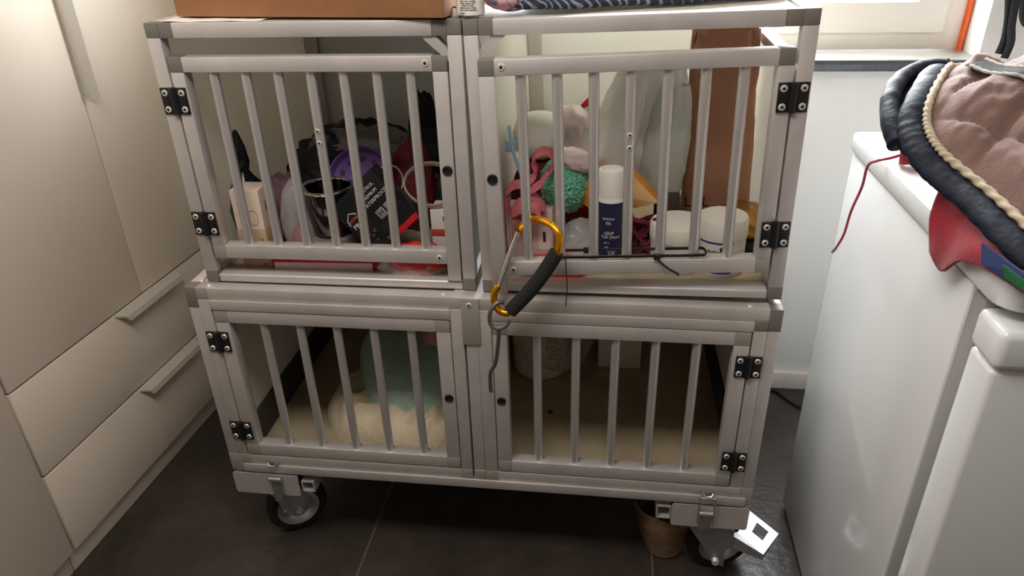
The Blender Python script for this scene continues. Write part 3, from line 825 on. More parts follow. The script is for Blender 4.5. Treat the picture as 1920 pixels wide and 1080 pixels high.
b.merge(text_bm('o', 0.014, T(0.041, -0.0009, 0.011) @ RX(PI/2)), 0)
for k in range(16):
    a = 2*PI*k/16
b.lathe([(0.0035, 0), (0.0065, 0), (0.0065, 0.0003), (0.0035, 0.0003), (0.0035, 0)], (0.0180, -0.0003, 0.100), 20, 1, RX(PI/2))
b.lathe([(0, 0), (0.0085, 0), (0.0085, 0.0004), (0, 0.0004)], (0.0543, 0.026, 0.122), 20, 1, RY(PI/2) @ Matrix.Diagonal((1.5, 0.9, 1, 1)))
b.lathe([(0.0088, 0), (0.0094, 0), (0.0094, 0.0003), (0.0088, 0.0003), (0.0088, 0)], (0.036, -0.0003, 0.105), 20, 1, RX(PI/2) @ Matrix.Diagonal((1, 1.6, 1, 1)))
obj('print', b, [INK, INKG], c)
def bk_prof(a, z): return 1+0.12*math.sin(3*a+z*40)+0.05*noise.noise((a*2, z*30, 1))
b = MB().lathe([(0, 0), (0.026, 0), (0.034, 0.03), (0.036, 0.09), (0.030, 0.135), (0.016, 0.155), (0.010, 0.168), (0.014, 0.185), (0.012, 0.215), (0.004, 0.245), (0, 0.247)], (0, 0, 0), 28, f=bk_prof)
put('plastic_bag', b, mat('glossy_black_film', (18, 18, 20), 0.18), KL, 'glossy black twisted plastic bag behind the cream carton', 'bag', (0.048, 0.125, FZ))
b = MB().blob((0.155, 0.100, 0.082), (0.030, 0.034, 0.078), 3, 0.16, 3.2, 4, zmin=FZ, ridged=True)
put('plastic_bag', b, CLEAR, KL, 'clear crinkled plastic bag between the cream carton and steel bowl', 'bag', angle=180)
b = MB().blob((0.153, 0.100, 0.044), (0.020, 0.020, 0.030), 2, 0.05, 2, 3, zmin=FZ)
put('toy_ball', b, mat('dark_red_rubber', (170, 24, 48), 0.5), KL, 'dark red toy inside the clear plastic bag', 'toy')
b = MB().blob((0.105, 0.17, 0.075), (0.05, 0.05, 0.075), 8, 0.22, 2.4, 4, zmin=FZ)
put('cloth_bundle', b, mat('mauve_cloth', (110, 80, 88), 0.9), KL, 'mauve cloth bundle behind the carton and clear bag', 'fabric')
# steel bowl standing on a grey tub
b = MB().lathe([(0, 0), (0.058, 0), (0.060, 0.004), (0.055, 0.048), (0.053, 0.050), (0, 0.050)], (0, 0, 0), 40)
put('tub', b, GREYT, KL, 'grey plastic tub under the steel bowl', 'tub', (0.208, 0.120, FZ))
bw = hold('steel_bowl', KL, (0.214, 0.112, FZ+0.050), 'dark polished steel bowl with bright rolled rim', 'bowl')
b = MB().lathe([(0, 0.002), (0.030, 0.001), (0.036, 0.004), (0.044, 0.050), (0.0485, 0.092), (0.046, 0.092), (0.041, 0.050), (0.033, 0.006), (0, 0.005)], (0, 0, 0), 48)
obj('body', b, DKSTEEL, bw)
b = MB().lathe([(0.0470+0.0035*math.cos(a), 0.093+0.0035*math.sin(a)) for a in [2*PI*k/10 for k in range(11)]], (0, 0, 0), 48)
obj('rim', b, CHROME, bw)
# black box leaning on its corner
R_ = RY(-math.radians(43)) 
bb = hold('product_box', KL, (0.3165, 0.060, 0.1195), 'black printed box leaning on its corner against the bars', 'box', RX(math.radians(-4)) @ R_)
obj('body', MB().box(-0.057, 0.057, 0, 0.045, -0.060, 0.060, 0.0012), mat('black_card', (24, 24, 28), 0.4), bb)
obj('red_edge', MB().box(0.010, 0.0572, -0.0006, 0.010, -0.0608, -0.050, 0.0005), RED, bb)
b = MB()
for k, (t, s) in enumerate((('CONTROL', 0.0088), ('PREMIUM', 0.0088), ('WATERPROOF', 0.0098))):
    b.merge(text_bm(t, s, T(0.022, -0.0004, 0.040-k*0.0115) @ RX(PI/2)), 0)
b.merge(text_bm('PRO', 0.013, T(-0.036, -0.0004, 0.004) @ RX(PI/2)), 0)
b.tube([(-0.050, -0.0004, 0.012), (-0.048, -0.0004, 0.022), (-0.036, -0.0004, 0.031), (-0.024, -0.0004, 0.022)], 0.0010, 6, mi=0)
b.merge(text_bm('HOME', 0.008, T(-0.036, -0.0004, 0.017) @ RX(PI/2)), 2)
b.box(0.004, 0.022, -0.0006, 0.0, -0.018, 0.000, 0.0002, 1); b.box(0.026, 0.036, -0.0006, 0.0, -0.012, 0.000, 0.0002, 1)
b.merge(text_bm('H', 0.016, T(0.013, -0.0008, -0.009) @ RX(PI/2)), 3)
for k in range(9):
    xx, zz = random.uniform(-0.045, 0.02), random.uniform(-0.055, -0.024)
    b.box(xx, xx+random.uniform(0.004, 0.010), -0.0005, 0, zz, zz+random.uniform(0.003, 0.007), 0, 4)
obj('print', b, [INKW, mat('grey_print', (150, 142, 146), 0.5), mat('orange_print', (214, 110, 60), 0.5), INK, mat('dim_grey_print', (78, 76, 84), 0.5)], bb)
# red and white book lying flat
bk = hold('book', KL, (0.116, 0.036, FZ), 'flat red book with pale page edges lying on the kennel floor', 'book', RZ(0.03))
b = MB().box(0, 0.195, 0, 0.10, 0, 0.0030, 0.0006); b.box(0, 0.195, 0, 0.10, 0.0185, 0.0215, 0.0006); b.box(0, 0.195, 0.0965, 0.10, 0.003, 0.0185); b.box(0, 0.0025, 0, 0.10, 0.003, 0.0185); b.box(0.1925, 0.195, 0, 0.10, 0.003, 0.0185)
obj('cover', b, RED, bk)
obj('pages', MB().box(0.003, 0.192, 0.001, 0.096, 0.0032, 0.0183), mat('pinkish_white_pages', (236, 214, 214), 0.6), bk)
# red plastic bag at the right
b = MB().blob((0.395, 0.052, 0.034), (0.050, 0.030, 0.030), 11, 0.22, 3.0, 4, zmin=FZ, ridged=True)
put('plastic_bag', b, REDF, KL, 'crinkled red plastic bag lying beside the black box', 'bag', angle=180)
b = MB().blob((0.385, 0.048, 0.022), (0.060, 0.030, 0.020), 14, 0.2, 3.0, 4, zmin=FZ, ridged=True)
put('plastic_bag', b, CLEAR, KL, 'clear film wrapper lying at the foot of the red bag', 'bag', angle=180)
wb = hold('carton', KL, (0.412, 0.10, FZ), 'white carton with a red stripe at the right end of the left kennel', 'carton')
obj('body', MB().box(0, 0.068, 0, 0.05, 0, 0.105, 0.001), WPLA, wb)
obj('stripe', MB().box(-0.0005, 0.0685, -0.0005, 0.0505, 0.052, 0.066, 0.0003), mat('brick_red_print', (190, 84, 66), 0.5), wb)
b = MB(); b.merge(text_bm('PET', 0.014, T(0.034, -0.0006, 0.087) @ RX(PI/2)), 0)
obj('print', b, INK, wb)
# collars
def ring(c, rx, rz, w, t, tilt, m, K, label, a0=0, a1=2*PI, name='collar'):
    pts = [(rx*math.cos(a0+(a1-a0)*i/48), 0, rz*math.sin(a0+(a1-a0)*i/48)) for i in range(49 if a1-a0 < 6.2 else 48)]
    ups = [Vector((0, 1, 0))]*len(pts)
    b = MB().tube(pts, w, 8, closed=(a1-a0 > 6.2), up=(0, 1, 0), ry=t)
    o = obj(name, b, m, M=K @ T(*c) @ tilt); return tag(o, label, 'collar')
ring((0.412, 0.135, 0.150), 0.052, 0.046, 0.0085, 0.0022, RX(-0.9) @ RZ(0.2), CREAMS, KL, 'cream leather collar lying curled beside the cabinet divider')
ring((0.325, 0.150, 0.150), 0.026, 0.030, 0.005, 0.0016, RX(-0.3) @ RZ(0.4), mat('grey_white_hoop', (190, 190, 182), 0.5), KL, 'narrow pale hoop standing behind the black box')
# purple dish
b = MB().lathe([(0, 0.002), (0.045, 0.002), (0.056, 0.006), (0.062, 0.018), (0.0645, 0.018), (0.0595, 0.003), (0.050, -0.002), (0, -0.002)], (0, 0, 0), 44)
t = MB
o = hold('flying_disc', KL, (0.262, 0.178, 0.140), 'purple plastic flying disc with dark paw shapes behind the bowl', 'toy', RX(math.radians(62)))
obj('disc', b, PURP, o)
b = MB()
for a in (1.0, 1.6, 2.2, 2.8, 0.4):
    b.lathe([(0, 0), (0.006, 0), (0.006, 0.0008), (0, 0.0008)], (0.043*math.cos(a), 0.043*math.sin(a), 0.0021), 12)
obj('paw_print', b, mat('dark_purple_print', (52, 34, 84), 0.5), o)
# heaps behind
b = MB().blob((0.20, 0.34, 0.09), (0.13, 0.13, 0.105), 21, 0.25, 2.2, 5, zmin=FZ, ridged=True)
put('cloth_heap', b, DKGREY, KL, 'dark grey padded heap against the back of the left kennel', 'fabric')
b = MB().blob((0.215, 0.27, 0.10), (0.11, 0.06, 0.085), 23, 0.2, 2.2, 4, zmin=FZ)
put('cloth_bundle', b, MAROON, KL, 'dark red cloth bundle behind the steel bowl', 'fabric')
b = MB().blob((0.225, 0.31, 0.165), (0.095, 0.06, 0.040), 26, 0.32, 3.4, 5, ridged=True)
put('plastic_bag', b, CLEAR, KL, 'crinkled clear plastic bag on the dark heap', 'bag', angle=180)
b = MB().blob((0.345, 0.26, 0.10), (0.05, 0.05, 0.095), 31, 0.14, 1.8, 4, zmin=FZ)
put('cloth_bundle', b, mat('wine_red_film', (128, 44, 58), 0.45), KL, 'wine red bundle under the dark green bag', 'fabric')
dg = hold('shoulder_bag', KL, (0.40, 0.33, FZ), 'dark green bag with rust red stripe in the back right corner', 'bag')
obj('body', MB().blob((0, 0, 0.09), (0.105, 0.07, 0.10), 33, 0.1, 1.6, 4, zmin=0.0, sq=0.6), DKGREEN, dg)
obj('stripe', MB().tube(spline([(-0.09, -0.066, 0.125), (-0.03, -0.075, 0.118), (0.03, -0.078, 0.116), (0.08, -0.07, 0.12)], 14), 0.006, 8, up=(0, 0, 1), ry=0.003), mat('rust_red_webbing', (150, 82, 70), 0.8), dg)
b = MB().blob((0.445, 0.205, 0.09), (0.042, 0.04, 0.075), 37, 0.12, 2, 4, zmin=FZ, sq=0.7)
put('pouch', b, DKNAVY, KL, 'dark navy pouch behind the cream collar', 'bag')
b = MB().blob((0.335, 0.42, 0.14), (0.035, 0.04, 0.125), 39, 0.2, 2, 4, zmin=FZ)
put('cloth_heap', b, mat('charcoal_cloth', (50, 48, 46), 0.9), KL, 'charcoal cloth standing at the back wall of left kennel', 'fabric')

# ------------------------------------------------------------------ contents of the upper right kennel
sc = hold('spray_can', KR, (0.2225, 0.088, FZ), 'white spray can with navy SPRAY label and white cap', 'spray can')
obj('body', MB().lathe([(0, 0), (0.0235, 0), (0.025, 0.003), (0.0245, 0.142), (0.021, 0.148), (0, 0.148)], (0, 0, 0), 40), WPLA, sc)
b = MB()
b.grid(lambda u, v: Vector((0.0252*math.sin((u-0.55)*2.6), -0.0252*math.cos((u-0.55)*2.6), 0.030+0.106*v)), 24, 2)
obj('label', b, NAVYL, sc)
obj('cap', MB().lathe([(0.0215, 0.1425), (0.0235, 0.1425), (0.0230, 0.188), (0.0215, 0.191), (0.018, 0.191), (0.0165, 0.186), (0, 0.184)], (0, 0, 0), 40), WPLA, sc)
b = MB()
LM = lambda x, z: RZ(x/0.0255) @ T(0, -0.0256, z) @ RX(PI/2)
b.merge(text_bm('GRIP', 0.0085, LM(-0.003, 0.080), wrap=0.0255), 0); b.merge(text_bm('TOP SPRAY', 0.0070, LM(0.000, 0.0725), wrap=0.0255), 0)
b.merge(text_bm('WWW', 0.007, LM(-0.004, 0.107), wrap=0.0255), 0); b.merge(text_bm('m', 0.012, LM(-0.004, 0.100), wrap=0.0255), 0)
b.merge(text_bm('200 ml', 0.004, LM(-0.007, 0.062), wrap=0.0255), 0); b.merge(text_bm('pets', 0.004, LM(-0.007, 0.054), wrap=0.0255), 0)
for k, t_ in enumerate(('grip spray', 'for dogs', 'anti slip', 'paws')):
    b.merge(text_bm(t_, 0.0036, LM(0.002, 0.047-k*0.0035), wrap=0.0255), 0)
obj('print', b, INKW, sc)
def tub(K, loc, r, h, label):
    o = hold('tub', K, loc, label, 'tub', None, 'white screw-top tubs in the right kennel')
    obj('body', MB().lathe([(0, 0), (r*0.90, 0), (r*0.95, 0.004), (r*0.97, h*0.70), (0, h*0.70)], (0, 0, 0), 44), WPLA, o)
    obj('lid', MB().lathe([(r*0.955, h*0.66), (r, h*0.66), (r*1.01, h*0.70), (r, h*0.96), (r*0.95, h), (r*0.55, h*0.995), (0, h*0.99)], (0, 0, 0), 44), mat('white_lid', (228, 222, 210), 0.5), o)
    return o
t1 = tub(KR, (0.341, 0.110, FZ), 0.0495, 0.088, 'lower white tub with black print, left of the blue striped tub')
b = MB(); r = 0.0475
TM = lambda x, z, rr=r: RZ(x/rr) @ T(0, -rr-0.0002, z) @ RX(PI/2)
b.merge(text_bm('TURMERIC', 0.0085, TM(0.008, 0.019), wrap=r), 0); b.merge(text_bm('food supplement for dogs', 0.0036, TM(0.005, 0.0125), wrap=r), 1)
for xx, zz, s_ in ((-0.032, 0.019, 1.25), (-0.0225, 0.0155, 0.9)):
    b.lathe([(0, 0), (0.0048*s_, 0), (0.0048*s_, 0.0004), (0, 0.0004)], (0, 0, 0), 14, 0, TM(xx, zz)); b.lathe([(0, 0), (0.003*s_, 0), (0.003*s_, 0.0004), (0, 0.0004)], (0, 0, 0), 12, 0, TM(xx-0.002, zz+0.005*s_))
obj('print', b, [INK, INKG], t1)
t2 = tub(KR, (0.4165, 0.098, FZ), 0.0435, 0.104, 'taller white tub with blue stripes nearest the door hinge')
r = 0.0425; b = MB()
def band(b, a0, a1, z0, z1, rr, mi): b.grid(lambda u, v: Vector((rr*math.sin(a0+(a1-a0)*u), -rr*math.cos(a0+(a1-a0)*u), z0+(z1-z0)*v)), 26, 2, mi)
band(b, -1.35, 0.40, 0.0645, 0.0700, 0.0424, 0); band(b, -1.35, 0.40, 0.0085, 0.0140, 0.0417, 0); band(b, -0.6, 0.42, 0.0220, 0.0280, 0.0419, 0)
b.merge(text_bm('Arthro', 0.010, RZ(-0.35) @ T(0, -0.0424, 0.050) @ RX(PI/2), wrap=0.0422), 1)
b.merge(text_bm('puppy and adult', 0.0040, RZ(-0.35) @ T(0, -0.0424, 0.041) @ RX(PI/2), wrap=0.0422), 1)
for a_, z_, s_ in ((-0.05, 0.056, 1.0), (0.12, 0.050, 0.6), (0.26, 0.050, 0.6)):
    b.lathe([(0, 0), (0.0045*s_, 0), (0.0045*s_, 0.0004), (0, 0.0004)], (0, 0, 0), 12, 1, RZ(a_) @ T(0, -0.0424, z_) @ RX(PI/2))
obj('print', b, [BLUE, INK], t2)
pb = hold('carton', KR, (0.030, 0.105, FZ), 'pale pink striped carton under the pink leash', 'carton', RZ(-0.05))
obj('body', MB().box(0, 0.086, 0, 0.05, 0, 0.108, 0.001), mat('pale_pink_card', (230, 206, 198), 0.6), pb)
b = MB()
for k in range(9): b.box(0.004+k*0.0055, 0.0055+k*0.0055, -0.0004, 0, 0.045, 0.100, 0, 0)
b.box(0.060, 0.082, -0.0005, 0, 0.030, 0.085, 0, 1); b.box(0.068, 0.073, -0.0007, 0, 0.045, 0.065, 0, 2)
obj('print', b, [mat('rose_print', (190, 120, 118), 0.6), PAPERW, INK], pb)
# pink leash: looped strap
def strap(paths, w, t, m, K, name, label, cat):
    b = MB()
    for P, up in paths: b.tube(spline(P, 60), w, 8, up=up, ry=t)
    return put(name, b, m, K, label, cat)
strap([([(0.040, 0.085, 0.118), (0.036, 0.088, 0.150), (0.050, 0.090, 0.168), (0.072, 0.090, 0.172), (0.090, 0.094, 0.190), (0.086, 0.092, 0.214), (0.098, 0.092, 0.228), (0.116, 0.096, 0.226), (0.122, 0.100, 0.205), (0.112, 0.104, 0.188)], (0.1, 0.75, 0.65)),
       ([(0.112, 0.080, 0.195), (0.100, 0.078, 0.176), (0.082, 0.080, 0.160), (0.096, 0.082, 0.140), (0.104, 0.086, 0.124), (0.090, 0.088, 0.112), (0.062, 0.086, 0.112), (0.050, 0.084, 0.124), (0.060, 0.080, 0.140), (0.078, 0.078, 0.132)], (0.1, 0.75, 0.65)),
       ([(0.056, 0.072, 0.112), (0.050, 0.068, 0.124), (0.066, 0.064, 0.134), (0.090, 0.066, 0.134), (0.098, 0.070, 0.122), (0.086, 0.074, 0.112), (0.062, 0.074, 0.110)], (0, 0.5, 1))],
      0.0098, 0.0022, PINKL, KR, 'leash', 'dusty pink strap leash coiled up behind the first bar', 'leash')
b = MB().blob((0.137, 0.155, 0.148), (0.046, 0.046, 0.052), 41, 0.0, 2, 6)
for v in b.bm.verts:
    d = (v.co-Vector((0.137, 0.155, 0.148)))
    v.co += d*(0.16*noise.noise(v.co*330)+0.05*noise.noise(v.co*90))
put('plush_ball', b, GREENF, KR, 'fuzzy green plush ball behind the second bar', 'toy', angle=180)
# orange and white packet
b = MB()
poly = [Vector(q) for q in ((0.150, 0.135, 0.130), (0.170, 0.13, 0.155), (0.196, 0.128, 0.178), (0.262, 0.125, 0.170), (0.285, 0.128, 0.145), (0.308, 0.135, 0.120), (0.272, 0.132, 0.112), (0.230, 0.125, 0.108), (0.190, 0.13, 0.104))]
cen = Vector((0.225, 0.112, 0.142)); back = [q+Vector((0, 0.05, 0)) for q in poly]
vc = b.bm.verts.new(cen); vp = [b.bm.verts.new(q) for q in poly]; vb = [b.bm.verts.new(q) for q in back]; vcb = b.bm.verts.new(cen+Vector((0, 0.075, 0)))
for i in range(9):
    j = (i+1) % 9
    f = b.bm.faces.new((vc, vp[i], vp[j])); f.material_index = 1 if i in (3, 4, 2, 5) else 0
    f = b.bm.faces.new((vp[i], vb[i], vb[j], vp[j])); f.material_index = 0
    b.bm.faces.new((vcb, vb[j], vb[i])).material_index = 0
put('food_packet', b, [ORANGE, PEACH], KR, 'orange and peach foil packet resting behind the spray can', 'packet', smooth=False)
b = MB().blob((0.155, 0.15, 0.196), (0.036, 0.03, 0.016), 44, 0.25, 2.6, 4, ridged=True, M=RY(0.3))
put('plastic_bag', b, PINKW, KR, 'small white film bag above the green plush ball', 'bag', angle=180)
# white plastic jug / bowl
b = MB().lathe([(0, -0.040), (0.024, -0.040), (0.040, -0.030), (0.050, -0.008), (0.051, 0.010), (0.044, 0.030), (0.026, 0.043), (0, 0.047)], (0, 0, 0), 40)
put('toy_ball', b, WPLA, KR, 'smooth white plastic ball behind the pink leash', 'toy', (0.078, 0.245, 0.2125))
b = MB().blob((0.078, 0.25, 0.085), (0.06, 0.06, 0.092), 46, 0.1, 2, 4, zmin=FZ)
put('cloth_bundle', b, MAROON, KR, 'dark red cloth under the white plastic ball', 'fabric')
b = MB().tube(spline([(0.028, 0.20, 0.245), (0.033, 0.19, 0.215), (0.040, 0.180, 0.190), (0.056, 0.165, 0.150)], 16), 0.006, 8, up=(0, 1, 0), ry=0.0035)
b.box(0.021, 0.041, 0.186, 0.196, 0.198, 0.222, 0.003)
put('grooming_brush', b, SKYB, KR, 'pale blue clear handled brush leaning at the left door edge', 'brush')
# big white carrier bags
def bagcloth(fn, nu, nv): return MB().grid(fn, nu, nv)
def wbag(u, v):
    a = u*2*PI
    x0, x1 = 0.190+0.02*v, 0.352+0.004*v
    z = 0.100+0.235*v
    w = 1.0-0.18*v-0.35*max(0, 0.35-v)
    cx = (x0+x1)/2+0.010*v; r = (x1-x0)/2*w
    k = 1+0.10*noise.noise((math.cos(a)*1.6, math.sin(a)*1.6, v*3.1))+0.16*(0.5-abs(noise.noise((math.cos(a)*2.6+3*v, math.sin(a)*2.6, v*4+7))))+0.05*math.sin(5*a+v*5)
    return Vector((cx+r*k*math.cos(a), 0.300+0.065*k*math.sin(a)*w, z+0.016*noise.noise((a*1.3, v*2, 4))))
b = MB().grid(wbag, 60, 28, cu=True)
t = [v for v in b.bm.verts]
put('carrier_bag', b, MILK, KR, 'large crumpled white carrier bag standing in the middle', 'bag', angle=50)
def wbag2(u, v):
    a = u*2*PI; z = 0.095+0.21*v; w = 0.75+0.5*v-0.75*v*v
    k = 1+0.14*noise.noise((math.cos(a)*1.8+5, math.sin(a)*1.8, v*3.5))+0.22*(0.5-abs(noise.noise((math.cos(a)*2.2+3*v, math.sin(a)*2.2, v*4+2))))+0.05*math.sin(4*a+2)
    return Vector((0.330+0.048*k*w*math.cos(a)-0.02*(1-v), 0.245+0.045*k*w*math.sin(a), z))
b = MB().grid(wbag2, 48, 22, cu=True)
put('carrier_bag', b, MILK2, KR, 'greyish white carrier bag folded beside the brown paper bag', 'bag', angle=50)
def cbag(u, v):
    a = u*2*PI; z = 0.165+0.17*v; w = 1-0.5*v
    k = 1+0.16*noise.noise((math.cos(a)*2+9, math.sin(a)*2, v*4))
    return Vector((0.200+0.055*v+0.058*k*w*math.cos(a), 0.215+0.04*k*w*math.sin(a), z))
b = MB().grid(cbag, 44, 20, cu=True)
put('plastic_bag', b, mat('clear_white_film', (236, 236, 230), 0.2, alpha=0.42, spec=0.8), KR, 'tall transparent plastic bag in front of the white carrier bag', 'bag', angle=50)
b = MB().blob((0.135, 0.30, 0.19), (0.045, 0.05, 0.060), 48, 0.2, 2.4, 4, ridged=True)
put('plastic_bag', b, PINKW, KR, 'pinkish white bag behind the white plastic ball', 'bag', angle=180)
b = MB().blob((0.16, 0.31, 0.07), (0.09, 0.06, 0.08), 49, 0.15, 2.0, 4, zmin=FZ)
put('cloth_bundle', b, mat('brick_red_cloth', (150, 40, 44), 0.8), KR, 'brick red cloth lying behind the green plush ball', 'fabric')
b = MB().prism([(0.138, 0.335, 0.235), (0.180, 0.335, 0.252), (0.178, 0.335, 0.268), (0.168, 0.335, 0.264)], (0, 0.006, 0))
b.prism([(0.130, 0.336, 0.17), (0.185, 0.336, 0.20), (0.180, 0.336, 0.252), (0.138, 0.336, 0.235)], (0, 0.005, 0), 1)
put('food_packet', b, [RED, PAPERW], KR, 'red topped packet corner sticking up behind the white bags', 'packet', smooth=False)
# brown paper bag, open at the top
def pbag(u, v):
    # rounded rectangle section
    a = u*2*PI; ca, sa = math.cos(a), math.sin(a)
    sx = math.copysign(abs(ca)**0.35, ca); sy = math.copysign(abs(sa)**0.35, sa)
    z = FZ+0.395*v
    w = 0.066*(1-0.12*v); d = 0.05*(1-0.25*v)
    cr = 0.006*noise.noise((sx*3, sy*3, v*7))*(0.3+v)
    zz = z+(0.05*noise.noise((a*2.2, 0.5, 2))-0.012 if v > 0.99 else 0.006*noise.noise((a*2, v*6, 2))*v)
    return Vector((0.426+(w+cr)*sx-0.006*v, 0.325+(d+cr)*sy, max(zz, FZ)))
b = MB().grid(pbag, 72, 30, cu=True)
pbg = hold('paper_bag', KR, (0, 0, 0), 'tall brown paper bag with crumpled open top', 'paper bag')
obj('body', b, BROWNP, pbg, solid=0.0012, angle=30)
b = MB(); b.merge(text_bm('LAL', 0.030, T(0.385, 0.268, 0.070) @ RX(PI/2)), 0)
obj('print', b, INK, pbg)
b = MB().blob((0.468, 0.205, 0.060), (0.040, 0.05, 0.026), 51, 0.2, 2.4, 4, ridged=True, sq=0.8)
put('foil_pouch', b, GOLDF, KR, 'gold foil pouch lying behind the striped tub', 'packet', angle=180)
b = MB().blob((0.468, 0.20, 0.020), (0.026, 0.05, 0.020), 52, 0.1, 2.4, 3, zmin=FZ, sq=0.7)
put('pouch', b, DKNAVY, KR, 'dark pouch under the gold foil pouch', 'bag')
b = MB().box(0.300, 0.348, 0.175, 0.215, FZ, 0.112, 0.004)
put('bottle_box', b, mat('dark_brown_card', (62, 50, 46), 0.5), KR, 'dark brown box standing behind the lower white tub', 'box')
random.seed(9); b = MB()
for k in range(16):
    P = [(0.276+random.uniform(-0.030, 0.028), 0.125+random.uniform(-0.02, 0.03), FZ+0.006+random.uniform(0, 0.085)) for _ in range(7)]
    b.tube(spline(P, 40), 0.0035, 6)
put('rope_toy', b, MAROON, KR, 'tangled maroon rope toy between spray can and tub', 'toy')
b = MB().blob((0.115, 0.062, 0.022), (0.060, 0.026, 0.018), 55, 0.16, 2.6, 4, zmin=FZ, ridged=True, sq=0.8)
put('food_packet', b, REDF, KR, 'red film packet lying flat inside the right door', 'packet', angle=180)
b = MB().blob((0.168, 0.105, 0.050), (0.034, 0.03, 0.042), 56, 0.25, 2.8, 4, zmin=FZ, ridged=True)
put('plastic_bag', b, CLEAR, KR, 'clear bag with black print left of the spray can', 'bag', angle=180)

# ------------------------------------------------------------------ contents of the lower kennel
F2 = 0.007
def heap(cx, cy, rx, ry, h, seed, wr, wf, pw=1.6, z0=F2, base=None):
    # a rounded pile of cloth with ridged folds
    def f(u, v):
        a = u*2*PI; r = v
        n1 = 1+0.13*noise.noise((math.cos(a)*1.5, math.sin(a)*1.5, seed))
        x = cx+rx*n1*r*math.cos(a); y = cy+ry*n1*r*math.sin(a)
        prof = (1-r**(2*pw))**0.5 if r < 1 else 0
        z = h*prof*(1+0.25*noise.noise((x*7, y*7, seed)))
        z += wr*(1-2*abs(noise.noise((x*wf, y*wf*0.6, seed+2))))*min(1, (1-r)*5)
        zb = base(x, y) if base else 0
        return Vector((x, y, z0+max(0, z)+zb))
    return MB().grid(f, 110, 46, cu=True)
b = heap(0.330, 0.225, 0.195, 0.150, 0.064, 3, 0.024, 24, 2.4)
put('blanket', b, CREAMB, WM, 'crumpled cream blanket at the front of the lower left compartment', 'blanket', angle=180)
b = heap(0.365, 0.370, 0.190, 0.235, 0.105, 6, 0.012, 7, 1.7, z0=0.050)
put('towel', b, TEAL, WM, 'sage green towel folded over the cream blanket', 'towel', angle=180)
b = heap(0.420, 0.350, 0.088, 0.085, 0.050, 9, 0.024, 18, 1.7, z0=0.128)
put('cloth', b, PINKC, WM, 'pink cloth lying on top of the sage green towel', 'fabric', angle=180)
bu = hold('bucket', WM, (0.622, 0.440, F2), 'white round bucket in the back of the lower right compartment', 'bucket')
obj('body', MB().lathe([(0, 0), (0.064, 0), (0.068, 0.005), (0.078, 0.22), (0.075, 0.22), (0.064, 0.008), (0, 0.006)], (0, 0, 0), 44), mat('cream_white_plastic', (236, 220, 198), 0.5), bu)
b = MB().blob((0.660, 0.425, 0.115), (0.085, 0.085, 0.100), 61, 0.16, 1.6, 5, zmin=F2+0.045, ridged=True)
pl = obj('plastic_bag', b, mat('dull_clear_film', (226, 214, 196), 0.3, alpha=0.35), M=WM, angle=180)
tag(pl, 'clear printed plastic bag draped round the white bucket', 'bag')
b = MB()
for k, s_ in enumerate(('KA 03', 'FOOD', 'ZOO', '7')): b.merge(text_bm(s_, 0.022, T(0.675, 0.330, 0.150-k*0.022) @ RX(PI/2-0.25)), 0)
obj('print', b, INKG, pl)
b = MB().box(0.766, 0.873, 0.446, 0.53, F2, 0.15, 0.002)
put('styrofoam_block', b, STYRO, WM, 'white styrofoam block standing at the back of the lower right compartment', 'block')
b = MB().blob((0.735, 0.575, 0.07), (0.050, 0.045, 0.08), 64, 0.15, 2, 4, zmin=F2)
put('plastic_bag', b, PINKW, WM, 'white bag in the back corner between bucket and styrofoam block', 'bag')
b = MB().blob((0.662, 0.247, F2+0.003), (0.005, 0.0045, 0.004), 66, 0.2, 3, 3, zmin=F2-0.0005)
put('crumb', b, INK, WM, 'small dark crumb on the beige kennel floor', 'crumb')

# ------------------------------------------------------------------ amber tub under the kennel and a cable on the floor
b = MB()
fac = lambda a, z: 1+0.012*math.cos(8*a)
b.lathe([(0, 0.002), (0.034, 0), (0.043, 0.005), (0.053, 0.050), (0.070, 0.126), (0.076, 0.144), (0.073, 0.145), (0.067, 0.126), (0.049, 0.052), (0.038, 0.009), (0, 0.008)], (0, 0, 0), 64, f=fac)
tag(obj('plastic_tub', b, AMBER, M=T(0.926, 0.094, 0)), 'amber brown translucent tub on the floor under the kennel', 'tub')
b = MB().tube(spline([(1.20, 0.70, 0.004), (1.277, 0.702, 0.004), (1.300, 0.672, 0.004), (1.335, 0.630, 0.004), (1.42, 0.58, 0.004)], 30), 0.004, 8)
tag(obj('cable', b, BLK), 'black cable on the floor between kennel and freezer', 'cable')

# ------------------------------------------------------------------ freezer
FM = T(1.2080, 0, 0) @ RZ(-0.0133)
fz = empty('freezer', FM); tag(fz, 'white undercounter freezer at the right edge of the room', 'freezer')
obj('cabinet_body', MB().box(0, 0.575, -0.276, 0.243, 0.012, 0.863, 0.004), FREEZ, fz)
obj('gasket', MB().box(0.003, 0.572, -0.308, -0.2765, 0.04, 0.858, 0.002), GASK, fz)
b = MB().box(0.0, 0.577, -0.366, -0.308, 0.035, 0.802, 0.007, 0, 3)
fd = obj('door', b, FREEZ, fz)
obj('handle', MB().box(-0.003, 0.580, -0.371, -0.306, 0.803, 0.853, 0.010, 0, 4), FREEZ, fd)
b = MB()
def rrect(x0, x1, y0, y1, r, z):
    pts = []
    for cx, cy, a0, rr in ((x1-r, y1-r, 0, r), (x0+0.012, y1-0.012, 90, 0.012), (x0+r, y0+r, 180, r), (x1-r, y0+r, 270, r)):
        for k in range(7):
            a = math.radians(a0+k*15); pts.append((cx+rr*math.cos(a), cy+rr*math.sin(a), z))
    return pts
LV = [(0.0012, 0.868), (0.0, 0.870), (0.0, 0.8955), (0.0008, 0.8978), (0.0030, 0.899)]
rows = [[b.bm.verts.new(q) for q in rrect(-0.004+i, 0.60-i, -0.352+i, 0.252-i, 0.030, z)] for i, z in LV]
